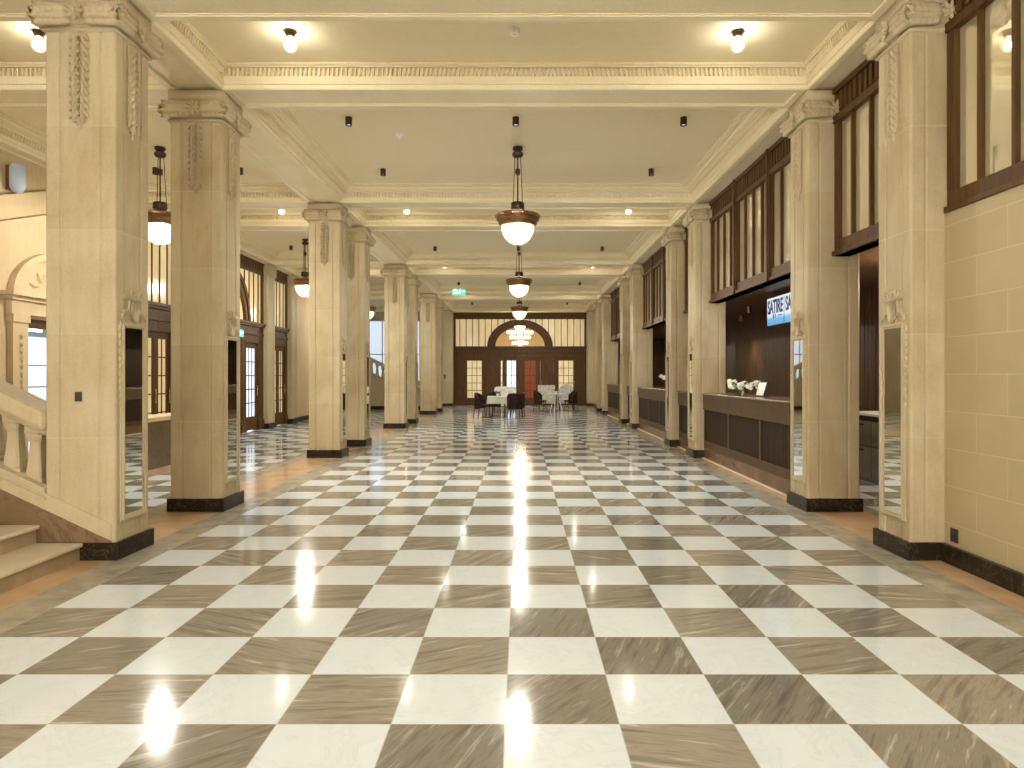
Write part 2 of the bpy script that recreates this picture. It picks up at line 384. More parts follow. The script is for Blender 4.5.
def cornice(x0, x1, y0, y1, prof, d0, d1, z0, z1, pitch):
    b = MB(); vs = []; n = len(prof)
    for d, z in prof: vs += [(x0+d,y0+d,z),(x1-d,y0+d,z),(x1-d,y1-d,z),(x0+d,y1-d,z)]
    fs = [(i*4+k, (i+1)*4+k, (i+1)*4+(k+1)%4, i*4+(k+1)%4) for i in range(n-1) for k in range(4)]
    b.add(vs, fs)
    w = pitch*.48
    nx = int((x1-x0-2*d1)/pitch); ny = int((y1-y0-2*d1)/pitch)
    def tooth(px, py, ax, sg):
        zt = z1; zb = z0
        if ax == 'x':
            a0, a1 = px-w/2, px+w/2
            b.add([(a0,py,zt),(a1,py,zt),(a1,py+sg*(d1-d0),zt),(a0,py+sg*(d1-d0),zt),(a0,py,zb),(a1,py,zb),(px+w*.2,py+sg*(d1-d0)*.7,zb),(px-w*.2,py+sg*(d1-d0)*.7,zb)],
                  [(4,5,6,7),(0,1,5,4),(1,2,6,5),(2,3,7,6),(3,0,4,7)])
        else:
            a0, a1 = py-w/2, py+w/2
            b.add([(px,a0,zt),(px,a1,zt),(px+sg*(d1-d0),a1,zt),(px+sg*(d1-d0),a0,zt),(px,a0,zb),(px,a1,zb),(px+sg*(d1-d0)*.7,py+w*.2,zb),(px+sg*(d1-d0)*.7,py-w*.2,zb)],
                  [(4,5,6,7),(0,1,5,4),(1,2,6,5),(2,3,7,6),(3,0,4,7)])
    for i in range(nx):
        px = (x0+x1)/2+(i-(nx-1)/2)*pitch
        tooth(px, y0+d0, 'x', 1); tooth(px, y1-d0, 'x', -1)
    for i in range(ny):
        py = (y0+y1)/2+(i-(ny-1)/2)*pitch
        tooth(x0+d0, py, 'y', 1); tooth(x1-d0, py, 'y', -1)
    return trim(b, M_trimc)
alls = sorted(YCOL+[YEND])
for i in range(len(alls)-1):
    a, c = alls[i]+CD, alls[i+1]
    for (x0, x1) in ((XL1, XR0), (XLW+.3, XL0)):
        if c-a < 2.5: cornice(x0, x1, a, c, SMALL, .006, .055, 4.87, 4.94, .050)
        else: cornice(x0, x1, a, c, LARGE, .03, .085, 4.815, 4.88, .058)

# ------------------------------------------------------------------ columns
def shaft_poly(w, d):
    """outline with sunk centre field on each face between corner bands"""
    def side(Ln):
        e = .115
        return [(.014,0),(e,0),(e+.006,.016),(e+.022,.016),(e+.03,.005),(Ln-e-.03,.005),(Ln-e-.022,.016),(Ln-e-.006,.016),(Ln-e,0),(Ln-.014,0)]
    pts = []
    for (u, v) in side(w): pts.append((u, v))
    for (u, v) in side(d): pts.append((w-v, u))
    for (u, v) in side(w): pts.append((w-u, d-v))
    for (u, v) in side(d): pts.append((v, d-u))
    return [(x-w/2, y-d/2) for x, y in pts]
FACES = {'front': ((0,-1,0),(1,0,0)), 'right': ((1,0,0),(0,1,0)), 'back': ((0,1,0),(-1,0,0)), 'left': ((-1,0,0),(0,-1,0))}
SW, SD = CW-.03, CD-.025
def face_frame(f):
    n, t = Vector(FACES[f][0]), Vector(FACES[f][1])
    dist = (SD if f in ('front','back') else SW)/2; wid = SW if f in ('front','back') else SD
    return n, t, n*dist, wid
UP = Vector((0,0,1))
def garland(f):
    n, t, o, w = face_frame(f); b = MB(); top, bot = 4.37, 3.60
    o = o - n*.006
    rows = 11
    for i in range(rows):
        z = top-(top-bot-.07)*i/rows; k = math.sin(PI*(.25+.62*i/rows)); ww = .075*k+.01
        for sg in (-1, 1):
            b.leaf(o+t*(sg*.012)+UP*z, (t*sg*.75-UP).normalized(), n, .115, .05, .022+.01*k, .012)
            b.leaf(o+t*(sg*ww*.25)+UP*(z-.02), (t*sg*.3-UP).normalized(), n, .11, .045, .034+.012*k, .012)
        b.blob(tuple(o+n*.034+UP*(z-.05)), .016, .016, .018, 6, 4)
    for a in range(6):
        an = PI*2*a/6; b.leaf(o+UP*(bot+.03)+n*.01, (t*math.cos(an)+UP*math.sin(an)), n, .045, .03, .022)
    b.blob(tuple(o+n*.025+UP*(bot+.03)), .018, .018, .018, 6, 4)
    b.leaf(o+UP*(bot+.02), -UP, n, .07, .03, .02)
    return b
def capital():
    b = MB(); zc, R = 4.492, .093
    b.box(-SW/2, SW/2, -SD/2, SD/2, 4.36, 4.72)
    for ww, z0, z1 in ((.018,4.365,4.385),(.010,4.385,4.395)):
        b.box(-SW/2-ww, SW/2+ww, -SD/2-ww, SD/2+ww, z0, z1)
    b.box(-CW/2-.0, CW/2+.0, -CD/2-.0, CD/2+.0, 4.60, 4.72)
    b.box(-CW/2+.012, CW/2-.012, -CD/2+.012, CD/2-.012, 4.585, 4.60)
    for f in FACES:
        n, t, o, w = face_frame(f); hw = w/2+.035
        # bolster, waisted in the middle
        ns, nr = 14, 10; vs = []
        for i in range(ns+1):
            u = -hw+2*hw*i/ns; r = R*(.80+.20*abs(u/hw)**1.3)
            for j in range(nr+1):
                a = -PI/2+PI*j/nr
                vs.append(o - n*.005 + t*u + UP*(zc+r*math.sin(a)) + n*(r*.95*math.cos(a)))
        fs = [(i*(nr+1)+j, (i+1)*(nr+1)+j, (i+1)*(nr+1)+j+1, i*(nr+1)+j+1) for i in range(ns) for j in range(nr)]
        b.add(vs, fs)
        # overlapping leaves running out from the middle
        for sg in (-1, 1):
            for i in range(5):
                u = sg*(.06+(hw-.075)*i/5)
                for a in (-.95, -.32, .32, .95):
                    nn = (n*math.cos(a)+UP*math.sin(a)).normalized(); r = R*(.80+.20*abs(u/hw)**1.3)
                    b.leaf(o-n*.005+t*u+UP*(zc+r*math.sin(a))+n*(r*.95*math.cos(a)), t*sg, nn, .105, .082, .024, .014)
            # volute at each end
            c = o+t*(sg*hw)+UP*zc+n*R*.3
            prev = None
            for q in range(26):
                an = q*.42; rr = .085*(1-q/30)
                pnt = c+n*(rr*math.cos(an))+UP*(rr*math.sin(an))
                if prev is not None: b.tube(prev, pnt, .011, 5)
                prev = pnt
            b.tube(o+t*(sg*(hw-.02))+UP*zc+n*.01, o+t*(sg*(hw+.004))+UP*zc+n*.01, R*.97, 14)
        # rosette in the middle
        c = o+UP*(zc+.005)+n*R*.78
        for a in range(8):
            an = PI*2*a/8; dd = t*math.cos(an)+UP*math.sin(an)
            b.leaf(c, (dd+n*.12).normalized(), n, .085, .045, .022, .008)
        b.blob(tuple(c+n*.02), .024, .024, .024, 8, 5)
    return b
def mirror_frame(f):
    n, t, o, w = face_frame(f); b = MB()
    def bar(u0, u1, z0, z1, h, h0=-.004):
        ps = [o+t*u+UP*z+n*hh for hh in (h0, h) for (u, z) in ((u0,z0),(u1,z0),(u1,z1),(u0,z1))]
        b.add(ps, [(0,1,2,3),(7,6,5,4),(0,4,5,1),(1,5,6,2),(2,6,7,3),(3,7,4,0)])
    hw = .145; z0, z1 = .35, 1.93
    for (e0, e1, h) in ((0,.014,.016),(.014,.038,.026),(.038,.05,.014)):
        bar(-hw-e1, -hw-e0, z0-e1, z1+e1, h); bar(hw+e0, hw+e1, z0-e1, z1+e1, h)
        bar(-hw, hw, z1+e0, z1+e1, h); bar(-hw, hw, z0-e1, z0-e0, h)
    return b
def mirror_crest(f):
    n, t, o, w = face_frame(f); b = MB(); z1 = 1.98
    # shield
    pts = [(-.06,.0),(-.075,.1),(-.06,.17),(0,.155),(.06,.17),(.075,.1),(.06,0),(0,-.045)]
    for k, (sc, h0, h) in enumerate(((1,-.004,.018),(.78,.018,.026))):
        ps = [o+t*(u*sc)+UP*(z1+.08+(z-.06)*sc)+n*hh for hh in (h0, h) for u, z in pts]
        m = len(pts); b.add(ps, [tuple(range(m)), tuple(reversed(range(m,2*m)))]+[(i,(i+1)%m,m+(i+1)%m,m+i) for i in range(m)])
    for sg in (-1, 1):
        for i in range(5):
            b.leaf(o+t*(sg*(.05+.02*i))+UP*(z1+.05+.03*i*(1-i/6)), (t*sg+UP*(.9-.55*i)).normalized(), n, .09, .045, .016, .005)
        for i in range(4):
            b.leaf(o+t*(sg*(.02+.03*i))+UP*(z1+.19), (t*sg*(.2+.35*i)+UP), n, .10-.012*i, .035, .016, .006)
        # husk drop down each side of the glass
        for i in range(11):
            z = z1-.02-.065*i
            s_ = 1-.05*i
            b.leaf(o+t*(sg*.19)+UP*z, (t*.35-UP), n, .06*s_+.01, .032*s_, .016, .004)
            b.leaf(o+t*(sg*.19)+UP*z, (t*-.35-UP), n, .06*s_+.01, .032*s_, .016, .004)
    b.blob(tuple(o+UP*(z1+.27)+n*.01), .016, .016, .018, 8, 5)
    return b
me_shaft = MB().prism(shaft_poly(SW, SD), .14, 4.37).mesh('shaft', M_shaft)
bb = MB(); bb.box(-CW/2-.016, CW/2+.016, -CD/2-.006, CD/2+.02, 0, .148)
me_base = bb.mesh('plinth', M_base)
me_cap = capital().mesh('capital', M_carve, True)
me_gar = {f: garland(f).mesh('garland', M_carve, True) for f in FACES}
me_mf = {}; me_mg = {}; me_cr = {}
for f in ('right','left'):
    me_mf[f] = mirror_frame(f).mesh('mirror_frame', M_carve); me_cr[f] = mirror_crest(f).mesh('crest', M_carve, True)
    n, t, o, w = face_frame(f); g_ = MB(); h = .009
    g_.add([o+t*-.146+UP*.35+n*h, o+t*.146+UP*.35+n*h, o+t*.146+UP*1.93+n*h, o+t*-.146+UP*1.93+n*h,
            o+t*-.146+UP*.35-n*.006, o+t*.146+UP*.35-n*.006, o+t*.146+UP*1.93-n*.006, o+t*-.146+UP*1.93-n*.006],
           [(0,1,2,3),(7,6,5,4),(0,4,5,1),(1,5,6,2),(2,6,7,3),(3,7,4,0)])
    me_mg[f] = g_.mesh('mirror', M_mirror)
def part(name, me, parent, bevel=0):
    o = bpy.data.objects.new(name, me); COL.objects.link(o); o.parent = parent
    if bevel:
        m = o.modifiers.new('bevel','BEVEL'); m.width = bevel; m.segments = 2; m.limit_method = 'ANGLE'
    return o
def column(x, y, inner, label, gf):
    r = thing('stone_column', label, 'column', (x, y+CD/2, 0), 0, 'limestone columns in two rows along the hall')
    part('shaft', me_shaft, r, .004); part('plinth', me_base, r, .006); part('capital', me_cap, r)
    for f in gf: part('garland', me_gar[f], r)
    m = part('mirror', me_mg[inner], r); part('mirror_frame', me_mf[inner], m, .002); part('crest', me_cr[inner], m)
    return r
ORD = ['nearest','second','third','fourth','fifth','sixth','seventh','eighth']
LL = ['nearest column on the stair side, square limestone joined to the marble balustrade',
      'second limestone column on the stair side, standing free behind the balustrade column',
      'third limestone column on the stair side, front one of the middle pair',
      'fourth limestone column on the stair side, rear one of the middle pair',
      'fifth limestone column from the front on the stair side',
      'sixth limestone column from the front on the stair side',
      'seventh limestone column from the front on the stair side',
      'eighth and farthest limestone column on the stair side, near the wooden doors']
LR = ['nearest column on the counter side, limestone with mirror, joined to the block wall',
      'second limestone column on the counter side, standing free at the near counter end',
      'third limestone column on the counter side, at the far end of the long counter',
      'fourth limestone column on the counter side, just past the short counter',
      'fifth limestone column from the front on the counter side',
      'sixth limestone column from the front on the counter side',
      'seventh limestone column from the front on the counter side',
      'eighth and farthest limestone column on the counter side, near the wooden doors']
for i, y in enumerate(YCOL[2:]):
    column((XL0+XL1)/2, y, 'right', LL[i], ('front','right','left')); column((XR0+XR1)/2, y, 'left', LR[i], ('left',))

# ------------------------------------------------------------------ walls
def wall(name, x0, x1, y0, y1, z0, z1, m, bevel=0):
    return MB().box(x0,x1,y0,y1,z0,z1).build(name, m, kind='structure', bevel=bevel)
b = MB(); b.box(3.5, 3.85, YREAR, Y0+.03, 0, 2.9); b.box(3.5, 3.85, YREAR, YCOL[1]+CD+.02, 2.9, ZS); b.box(3.64, 3.85, YCOL[1]+CD+.02, Y0+.03, 2.9, ZS)
b.build('wall_right', M_ashlar, kind='structure')
b = MB(); b.box(3.455, 3.5, YREAR, Y0-.0, 0, .148); b.build('baseboard_right', M_base, kind='structure', bevel=.004)
wall('wall_right_near_reception', 3.82, 7.3, Y0-.1, Y0, 0, 5, M_wood2)
wall('wall_right_far', 3.6, 3.9, 27.4, YB+.2, 0, ZS, M_stone)
MB().box(3.56, 3.6, 27.4, YB, 0, .148).build('baseboard_right_far', M_base, kind='structure')
wall('wall_reception_side', 3.9, 7.3, 27.4, 27.5, 0, 5, M_wood2)
# rear of the hall: piers with tall openings to the daylight
b = MB()
for x0, x1 in ((-9.4,-6.6),(-4.4,-3.0),(-1.2,-.6),(.6,1.2),(3.0,7.4)): b.box(x0, x1, YREAR-.2, YREAR, 0, 5)
b.box(-9.4, 7.4, YREAR-.2, YREAR, 4.3, 5)
b.build('wall_rear', M_stone, kind='structure')
# left wall, stone
b = MB(); b.box(XLW-.3, XLW, YREAR, 10.2, 0, 5); b.box(XLW-.3, XLW, 10.2, 11.7, 2.38, 5); b.box(XLW-.3, XLW, 11.7, 13.2, 0, 5)
b.box(XLW-.3, XLW, 22.2, 24.5, 0, 5)
b.build('wall_left', M_warmstone, kind='structure')
wall('wall_left_far', -9.4, -9.1, 24.5, YB+.2, 0, 5, M_stone)
wall('wall_left_return', -9.4, XLW, 24.3, 24.5, 0, 5, M_stone)
# pilasters on the left wall opposite the columns
pb = MB()
for y in YCOL[4:8]:
    pb.prism([(XLW-.02,y),(XLW+.12,y),(XLW+.14,y+.015),(XLW+.14,y+.11),(XLW+.125,y+.12),(XLW+.125,y+CD-.12),(XLW+.14,y+CD-.11),(XLW+.14,y+CD-.015),(XLW+.12,y+CD),(XLW-.02,y+CD)], .14, 4.4)
    pb.box(XLW-.02, XLW+.18, y-.02, y+CD+.02, 4.4, 4.72)
trim(pb, M_stone, bevel=.004)
pb = MB()
for y in YCOL[4:8]: pb.box(XLW-.02, XLW+.17, y-.025, y+CD+.025, 0, .148)
pb.box(XLW, XLW+.04, 22.3, 24.3, 0, .148)
pb.build('baseboard_left', M_base, kind='structure')
# back wall side returns: pilasters flanking the wooden screen
pb = MB()
for x0, x1 in ((-4.2,-3.42),(3.31,3.9)):
    pb.box(x0, x1, YB-.02, YB+.2, .0, 4.72)
for x0 in (-3.85, 3.31): pb.box(x0, x0+.47, YEND, YEND+CD, 0, 4.72)
trim(pb, M_stone, bevel=.006)
pb = MB()
for x0 in (-3.85, 3.31): pb.box(x0-.03, x0+.5, YEND-.03, YEND+CD+.03, 0, .148)
pb.build('baseboard_back', M_base, kind='structure')
# far-left back wall with tall windows
b = MB(); zw0, zw1 = .9, 4.3
for x0, x1 in ((-9.4,-8.4),(-6.35,-5.9),(-4.75,-4.0)): b.box(x0, x1, YB, YB+.2, 0, 5)
for x0, x1 in ((-8.4,-6.35),(-5.9,-4.75)): b.box(x0, x1, YB, YB+.2, 0, zw0); b.box(x0, x1, YB, YB+.2, zw1, 5)
b.build('wall_back_left', M_stone, kind='structure')
for i, (x0, x1) in enumerate(((-8.4,-6.35),(-5.9,-4.75))):
    r = struct('window_%d' % (20+i), (x0, YB+.08, zw0)); w_ = x1-x0; h_ = zw1-zw0
    f = MB(); n_ = 3
    for k in range(n_+1): f.box(w_*k/n_-.03, w_*k/n_+.03, -.03, .03, 0, h_)
    for z in (0, h_*.5, h_): f.box(0, w_, -.03, .03, z-.03, z+.03)
    f.build('window_frame', M_white, r)
    MB().box(0, w_, .0, .01, 0, h_).build('pane', M_dayglass, r)

# ------------------------------------------------------------------ wooden screens with doors
def ell(x, cx, a, bq, z0):
    q = 1-((x-cx)/a)**2
    return z0+bq*math.sqrt(q) if q > 0 else z0
def screen(name, loc, rz, W, doors, arch, pane=M_creamglass, archpane=M_creamglass, thick=.16, centre=False):
    r = struct(name, loc, rz); h = W/2
    f = MB(); ZB, ZT, ZG = 2.64, 4.38, 3.0
    f.box(-h, h, 0, thick, ZT, 4.72); f.box(-h, h, -.03, 0, 4.66, 4.72); f.box(-h, h, -.02, 0, ZT, ZT+.05)
    n = int(W/.16)
    for i in range(n):
        x = -h+W*(i+.5)/n; f.box(x-.05, x+.05, -.012, 0, ZT+.08, 4.62)
    f.box(-h, h, 0, thick, ZB, ZG); f.box(-h, h, -.08, 0, 2.93, ZG); f.box(-h, h, -.05, 0, 2.88, 2.93); f.box(-h, h, -.025, 0, ZB, ZB+.06)
    f.box(-h, -h+.11, 0, thick, ZG, ZT); f.box(h-.11, h, 0, thick, ZG, ZT)
    A, B = 1.66*min(1, W/6.0), 1.36; a, bq = 1.25*min(1, W/6.0), .98
    nm = max(3, round(W/.325))
    for i in range(1, nm):
        x = -h+W*i/nm; z = ZG
        if arch:
            if abs(x) < A: z = ell(x, 0, A, B, ZG)-.03
        if z < ZT: f.box(x-.016, x+.016, .02, .06, z, ZT)
    if arch:
        K = 28
        for i in range(K):
            t0, t1 = PI*i/K, PI*(i+1)/K
            for (ao, bo, ai, bi, y0, y1) in ((A,B,a,bq,0,thick),(A,B,A-.12,B-.12,-.04,0),(a+.1,bq+.1,a,bq,-.03,0)):
                po = [(ao*math.cos(t), ZG+bo*math.sin(t)) for t in (t0, t1)]; pi_ = [(ai*math.cos(t), ZG+bi*math.sin(t)) for t in (t0, t1)]
                q = [po[0], po[1], pi_[1], pi_[0]]
                f.add([(x, y0, z) for x, z in q]+[(x, y1, z) for x, z in q], [(0,1,2,3),(7,6,5,4),(0,4,5,1),(1,5,6,2),(2,6,7,3),(3,7,4,0)])
        f.prism([(-.13,-.07),(.13,-.07),(.13,thick),(-.13,thick)], ZG+bq-.05, ZT+.05)
    # lower part
    xs = [-h]
    for d in doors: xs += [d[0], d[1]]
    xs.append(h)
    for i in range(0, len(xs), 2):
        x0, x1 = xs[i], xs[i+1]
        if x1-x0 > .01:
            f.box(x0, x1, 0, thick, 0, ZB)
            if x1-x0 > .3:
                f.box(x0+.08, x0+.10, -.015, 0, .4, 2.5); f.box(x1-.10, x1-.08, -.015, 0, .4, 2.5); f.box(x0+.08, x1-.08, -.015, 0, 2.48, 2.5); f.box(x0+.08, x1-.08, -.015, 0, .4, .42)
            f.box(x0, x1, -.03, 0, 0, .28)
    for d in doors: f.box(d[0], d[1], 0, thick, 2.42, ZB)
    f.build('frame', M_wood, r, bevel=.004)
    # panes above
    if arch:
        # flat glass either side of the arch ring, split in strips that stop on the ring
        g_ = MB(); K = 40
        for i in range(K):
            x0, x1 = -h+.1+(W-.2)*i/K, -h+.1+(W-.2)*(i+1)/K
            z0 = max(ell(x0, 0, A-.03, B-.03, ZG), ell(x1, 0, A-.03, B-.03, ZG)) if max(abs(x0), abs(x1)) < A-.03 else ZG
            if z0 < ZT-.01: g_.add([(x0,.045,z0-.05 if z0 > ZG else z0),(x1,.045,z0-.05 if z0 > ZG else z0),(x1,.045,ZT),(x0,.045,ZT)], [(0,1,2,3)])
        g_.build('transom_pane', pane, r)
        g_ = MB(); K = 24; pts = [((a+.02)*math.cos(PI*i/K), .06, ZG+(bq+.02)*math.sin(PI*i/K)) for i in range(K+1)]
        g_.add(pts, [tuple(range(K+1))]); g_.build('fanlight_pane', archpane, r)
    else:
        MB().box(-h+.1, h-.1, .04, .05, ZG, ZT).build('transom_pane', pane, r)
    for (x0, x1, cols, pm, fm) in doors:
        d = MB(); s_ = .11; zb, zt = .39, 2.28
        d.box(x0, x0+s_, .04, .10, .01, 2.42); d.box(x1-s_, x1, .04, .10, .01, 2.42)
        d.box(x0+s_, x1-s_, .04, .10, .01, zb); d.box(x0+s_, x1-s_, .04, .10, zt, 2.42)
        gx0, gx1 = x0+s_, x1-s_
        for k in range(1, cols): d.box(gx0+(gx1-gx0)*k/cols-.012, gx0+(gx1-gx0)*k/cols+.012, .05, .09, zb, zt)
        for k in range(1, 5): z = zb+(zt-zb)*k/5; d.box(gx0, gx1, .05, .09, z-.012, z+.012)
        o = d.build('door_leaf', fm, r, bevel=.003)
        MB().box(gx0, gx1, .065, .075, zb, zt).build('pane', pm, o)
        hb = MB(); hx = x1-s_/2; hb.tube((hx,.0,.95),(hx,.0,1.25),.012); hb.tube((hx,.0,.98),(hx,.045,.98),.009); hb.tube((hx,.0,1.22),(hx,.045,1.22),.009)
        hb.build('handle', M_gold, o, smooth=True)
    return r
cg = M_creamglass
back = screen('door_1', (-.05, YB, 0), 0, 6.74,
       [(-2.79,-1.83,3,cg,M_wood), (-1.08,-.78,1,cg,M_wood), (-.78,-.10,2,M_dayglass,M_wood), (.13,.91,2,M_reddoor,M_wood), (.91,1.14,1,cg,M_wood), (1.85,2.81,3,cg,M_wood)], True, archpane=M_archglass)
def Ly(i): return YCOL[i]+CD
screen('door_2', (XLW+.0, (Ly(4)+YCOL[5])/2, 0), PI/2, YCOL[5]-Ly(4), [(-.55,.0,2,cg,M_wood),(.0,.55,2,cg,M_wood)], False)
screen('door_3', (XLW+.0, (Ly(5)+YCOL[6])/2, 0), PI/2, YCOL[6]-Ly(5), [(-1.85,-1.0,3,M_dayglass,M_wood),(-.62,.0,2,M_dayglass,M_wood),(.0,.62,2,M_dayglass,M_wood),(1.0,1.85,3,M_dayglass,M_wood)], True)
screen('door_4', (XLW+.0, (Ly(6)+YCOL[7])/2, 0), PI/2, YCOL[7]-Ly(6), [(-.55,.0,2,cg,M_wood),(.0,.55,2,cg,M_wood)], False)
# lobby behind the far screen
wall('wall_lobby_back', -4, 4, 42.0, 42.2, 0, 5, M_warmstone)
wall('wall_lobby_left', -4.2, -4, YB+.2, 42.2, 0, 5, M_warmstone)
wall('wall_lobby_right', 3.9, 4.1, YB+.2, 42.2, 0, 5, M_warmstone)

# door with lunette in left wall behind the stairs
r = struct('door_5', (XLW, 10.95, 0), PI/2)
b = MB()
for sg in (-1, 1):
    xa, xb = sorted((sg*.75, sg*1.06)); b.box(xa, xb, -.09, .0, 0, 2.38); b.box(xa-.02, xb+.02, -.11, 0, 2.30, 2.42); b.box(xa-.02, xb+.02, -.12, 0, 0, .2)
    for i in range(9): b.leaf(Vector((sg*.905, -.09, 2.15-.11*i)), (0,0,-1), (0,-1,0), .1, .09-.006*i, .03)
b.box(-1.1, 1.1, -.10, 0, 2.42, 2.62); b.box(-1.14, 1.14, -.14, 0, 2.62, 2.68); b.box(-1.2, 1.2, -.2, 0, 2.68, 2.74)
for i in range(30): b.box(-1.1+.075*i, -1.1+.075*i+.04, -.13, 0, 2.64, 2.68)
K = 24
for i in range(K):
    t0, t1 = PI*i/K, PI*(i+1)/K
    for (ro, ri, dpt) in ((1.06,.94,-.10),(.94,.88,-.05)):
        q = [(ro*math.cos(t0), 2.74+.66*ro*math.sin(t0)),(ro*math.cos(t1), 2.74+.66*ro*math.sin(t1)),(ri*math.cos(t1), 2.74+.66*ri*math.sin(t1)),(ri*math.cos(t0), 2.74+.66*ri*math.sin(t0))]
        b.add([(x,dpt,z) for x,z in q]+[(x,.0,z) for x,z in q], [(0,1,2,3),(7,6,5,4),(0,4,5,1),(1,5,6,2),(2,6,7,3),(3,7,4,0)])
for i in range(14):
    a = random.uniform(0, 6.28); b.leaf(Vector((random.uniform(-.55,.55), 0, 2.84+random.uniform(0,.16))), (math.cos(a),0,abs(math.sin(a))), (0,-1,0), .16, .06, .03)
b.build('surround', M_warmstone, r, bevel=.004)
b = MB(); b.box(-.75, .75, .02, .25, 2.24, 2.38); b.box(-.75, -.66, .02, .25, 0, 2.24); b.box(.66, .75, .02, .25, 0, 2.24); b.box(-.05, .05, .05, .2, 0, 2.24)
b.build('door_frame', M_wood, r)
M_blue = plain('blue_grey_paint', (.16,.24,.34), .4, 0, .1, 5)
for x0, x1 in ((-.66,-.05),(.05,.66)):
    d = MB(); d.box(x0, x0+.07, .06, .10, 0, 2.2); d.box(x1-.07, x1, .06, .10, 0, 2.2); d.box(x0, x1, .06, .1, 2.12, 2.2); d.box(x0, x1, .06, .1, .0, .2)
    for z in (.55,1.0,1.35,1.68): d.box(x0, x1, .07, .09, z-.01, z+.01)
    o = d.build('door_leaf', M_blue, r); MB().box(x0+.05, x1-.05, .078, .084, .2, 2.14).build('pane', M_dayglass, o)
# raking mouldings and sconce on the wall above the stair side
b = MB()
for z0, w in ((3.62,.10),(3.30,.05)):
    b.add([(XLW,8.6,z0),(XLW,12.6,z0+1.3),(XLW,12.6,z0+1.3+w),(XLW,8.6,z0+w),(XLW+.1,8.6,z0),(XLW+.1,12.6,z0+1.3),(XLW+.1,12.6,z0+1.3+w),(XLW+.1,8.6,z0+w)], [(0,1,2,3),(7,6,5,4),(0,4,5,1),(1,5,6,2),(2,6,7,3),(3,7,4,0)])
trim(b, M_warmstone)
r = thing('wall_sconce', 'bluish white glass wall light on the golden wall above the stair door', 'wall light', (XLW, 9.92, 4.15))
g_ = MB(); g_.lathe([(.001,.0),(.07,.03),(.10,.10),(.10,.38),(.07,.42),(.001,.43)], 12, Matrix.Translation((.13,0,0))); g_.build('shade', emis('sconce_glass', (.75,.85,1), .08, (.38,.44,.52)), r, smooth=True)
g_ = MB(); g_.box(0,.05,-.06,.06,.05,.4); g_.tube((.03,0,.15),(.13,0,.02),.012); g_.build('bracket', M_brass, r)

# low marble parapet in left aisle
r = struct('trim_%d' % tn[0], (0,0,0)); tn[0] += 1
MB().box(-5.95, -5.6, 9.6, 12.6, .10, .82).build('panel', M_darkmarble, r)
MB().box(-5.97, -5.58, 9.58, 12.62, 0, .10).build('foot', M_orange, r)
MB().box(-6.0, -5.56, 9.56, 12.64, .82, .89).build('coping', M_warmstone, r, bevel=.01)

# ------------------------------------------------------------------ staircases
def staircase(name, label, x0, y0, y1, nst, rise=.149, run=.355, side_y=None, newel=False, bal_y=None, bal_off=0):
    """rises towards -x; treads span y0..y1, balustrade along y = bal_y"""
    r = thing(name, label, 'staircase', (x0, 0, 0))
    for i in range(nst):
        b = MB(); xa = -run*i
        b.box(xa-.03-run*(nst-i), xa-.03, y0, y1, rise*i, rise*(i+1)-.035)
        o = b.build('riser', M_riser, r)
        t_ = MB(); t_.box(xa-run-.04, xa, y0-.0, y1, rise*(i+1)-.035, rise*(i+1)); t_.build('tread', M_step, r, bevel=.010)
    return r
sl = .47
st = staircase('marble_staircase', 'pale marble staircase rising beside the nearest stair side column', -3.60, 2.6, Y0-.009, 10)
# flank wall under the balustrade: brown marble against which the treads die
fx0 = -3.40; Yb0, Yb1 = Y0+.005, Y0+.24
b = MB()
X_e = -7.35
def zrail(x, z0): return z0+sl*(fx0-x)
def slab(mb, xa, xb, z0a, z1a, y0, y1):
    """parallelogram slab following the rake between x=xa (right) and xb (left)"""
    d = sl*(xa-xb)
    mb.add([(xa,y0,z0a),(xb,y0,z0a+d),(xb,y0,z1a+d),(xa,y0,z1a),(xa,y1,z0a),(xb,y1,z0a+d),(xb,y1,z1a+d),(xa,y1,z1a)],
           [(0,1,2,3),(7,6,5,4),(0,4,5,1),(1,5,6,2),(2,6,7,3),(3,7,4,0)])
r = thing('stair_balustrade', 'raked limestone balustrade with stout balusters meeting the nearest stair side column', 'balustrade', (0,0,0))
b = MB(); xs_ = XL1-.045
b.add([(xs_,Yb0,.14),(X_e,Yb0,.14),(X_e,Yb0,.165+sl*(xs_-X_e)),(xs_,Yb0,.165),(xs_,Yb1,.14),(X_e,Yb1,.14),(X_e,Yb1,.165+sl*(xs_-X_e)),(xs_,Yb1,.165)], [(0,1,2,3),(7,6,5,4),(0,4,5,1),(1,5,6,2),(2,6,7,3),(3,7,4,0)])
b.build('flank', M_brownmarble, r)
MB().box(-7.35, -3.63, Yb0+.005, Yb1-.005, 0, .14).build('foot', M_base, r)
b = MB(); xa = XL0+.03
slab(b, xs_, X_e, .16, .30, Yb0-.004, Yb1-.02)
zl = .16+sl*(xs_-xa)
slab(b, xa, X_e, zl+.14, zl+.185, Yb0-.02, Yb1-.01)
slab(b, xa, X_e, zl+.085, zl+.105, Yb0-.014, Yb1-.015)
b.build('stringer', M_stone, r, bevel=.006)
zb_ = zl+.185
b = MB(); slab(b, xa, X_e, zl+.60, zl+.68, Yb0+.0, Yb1-.01); slab(b, xa, X_e, zl+.65, zl+.82, Yb0-.05, Yb1+.04)
b.build('handrail', M_stone, r, bevel=.035)
bp = [(.078,0),(.078,.03),(.062,.05),(.066,.10),(.058,.18),(.048,.30),(.046,.36),(.062,.40),(.064,.43),(.075,.45),(.075,.52)]
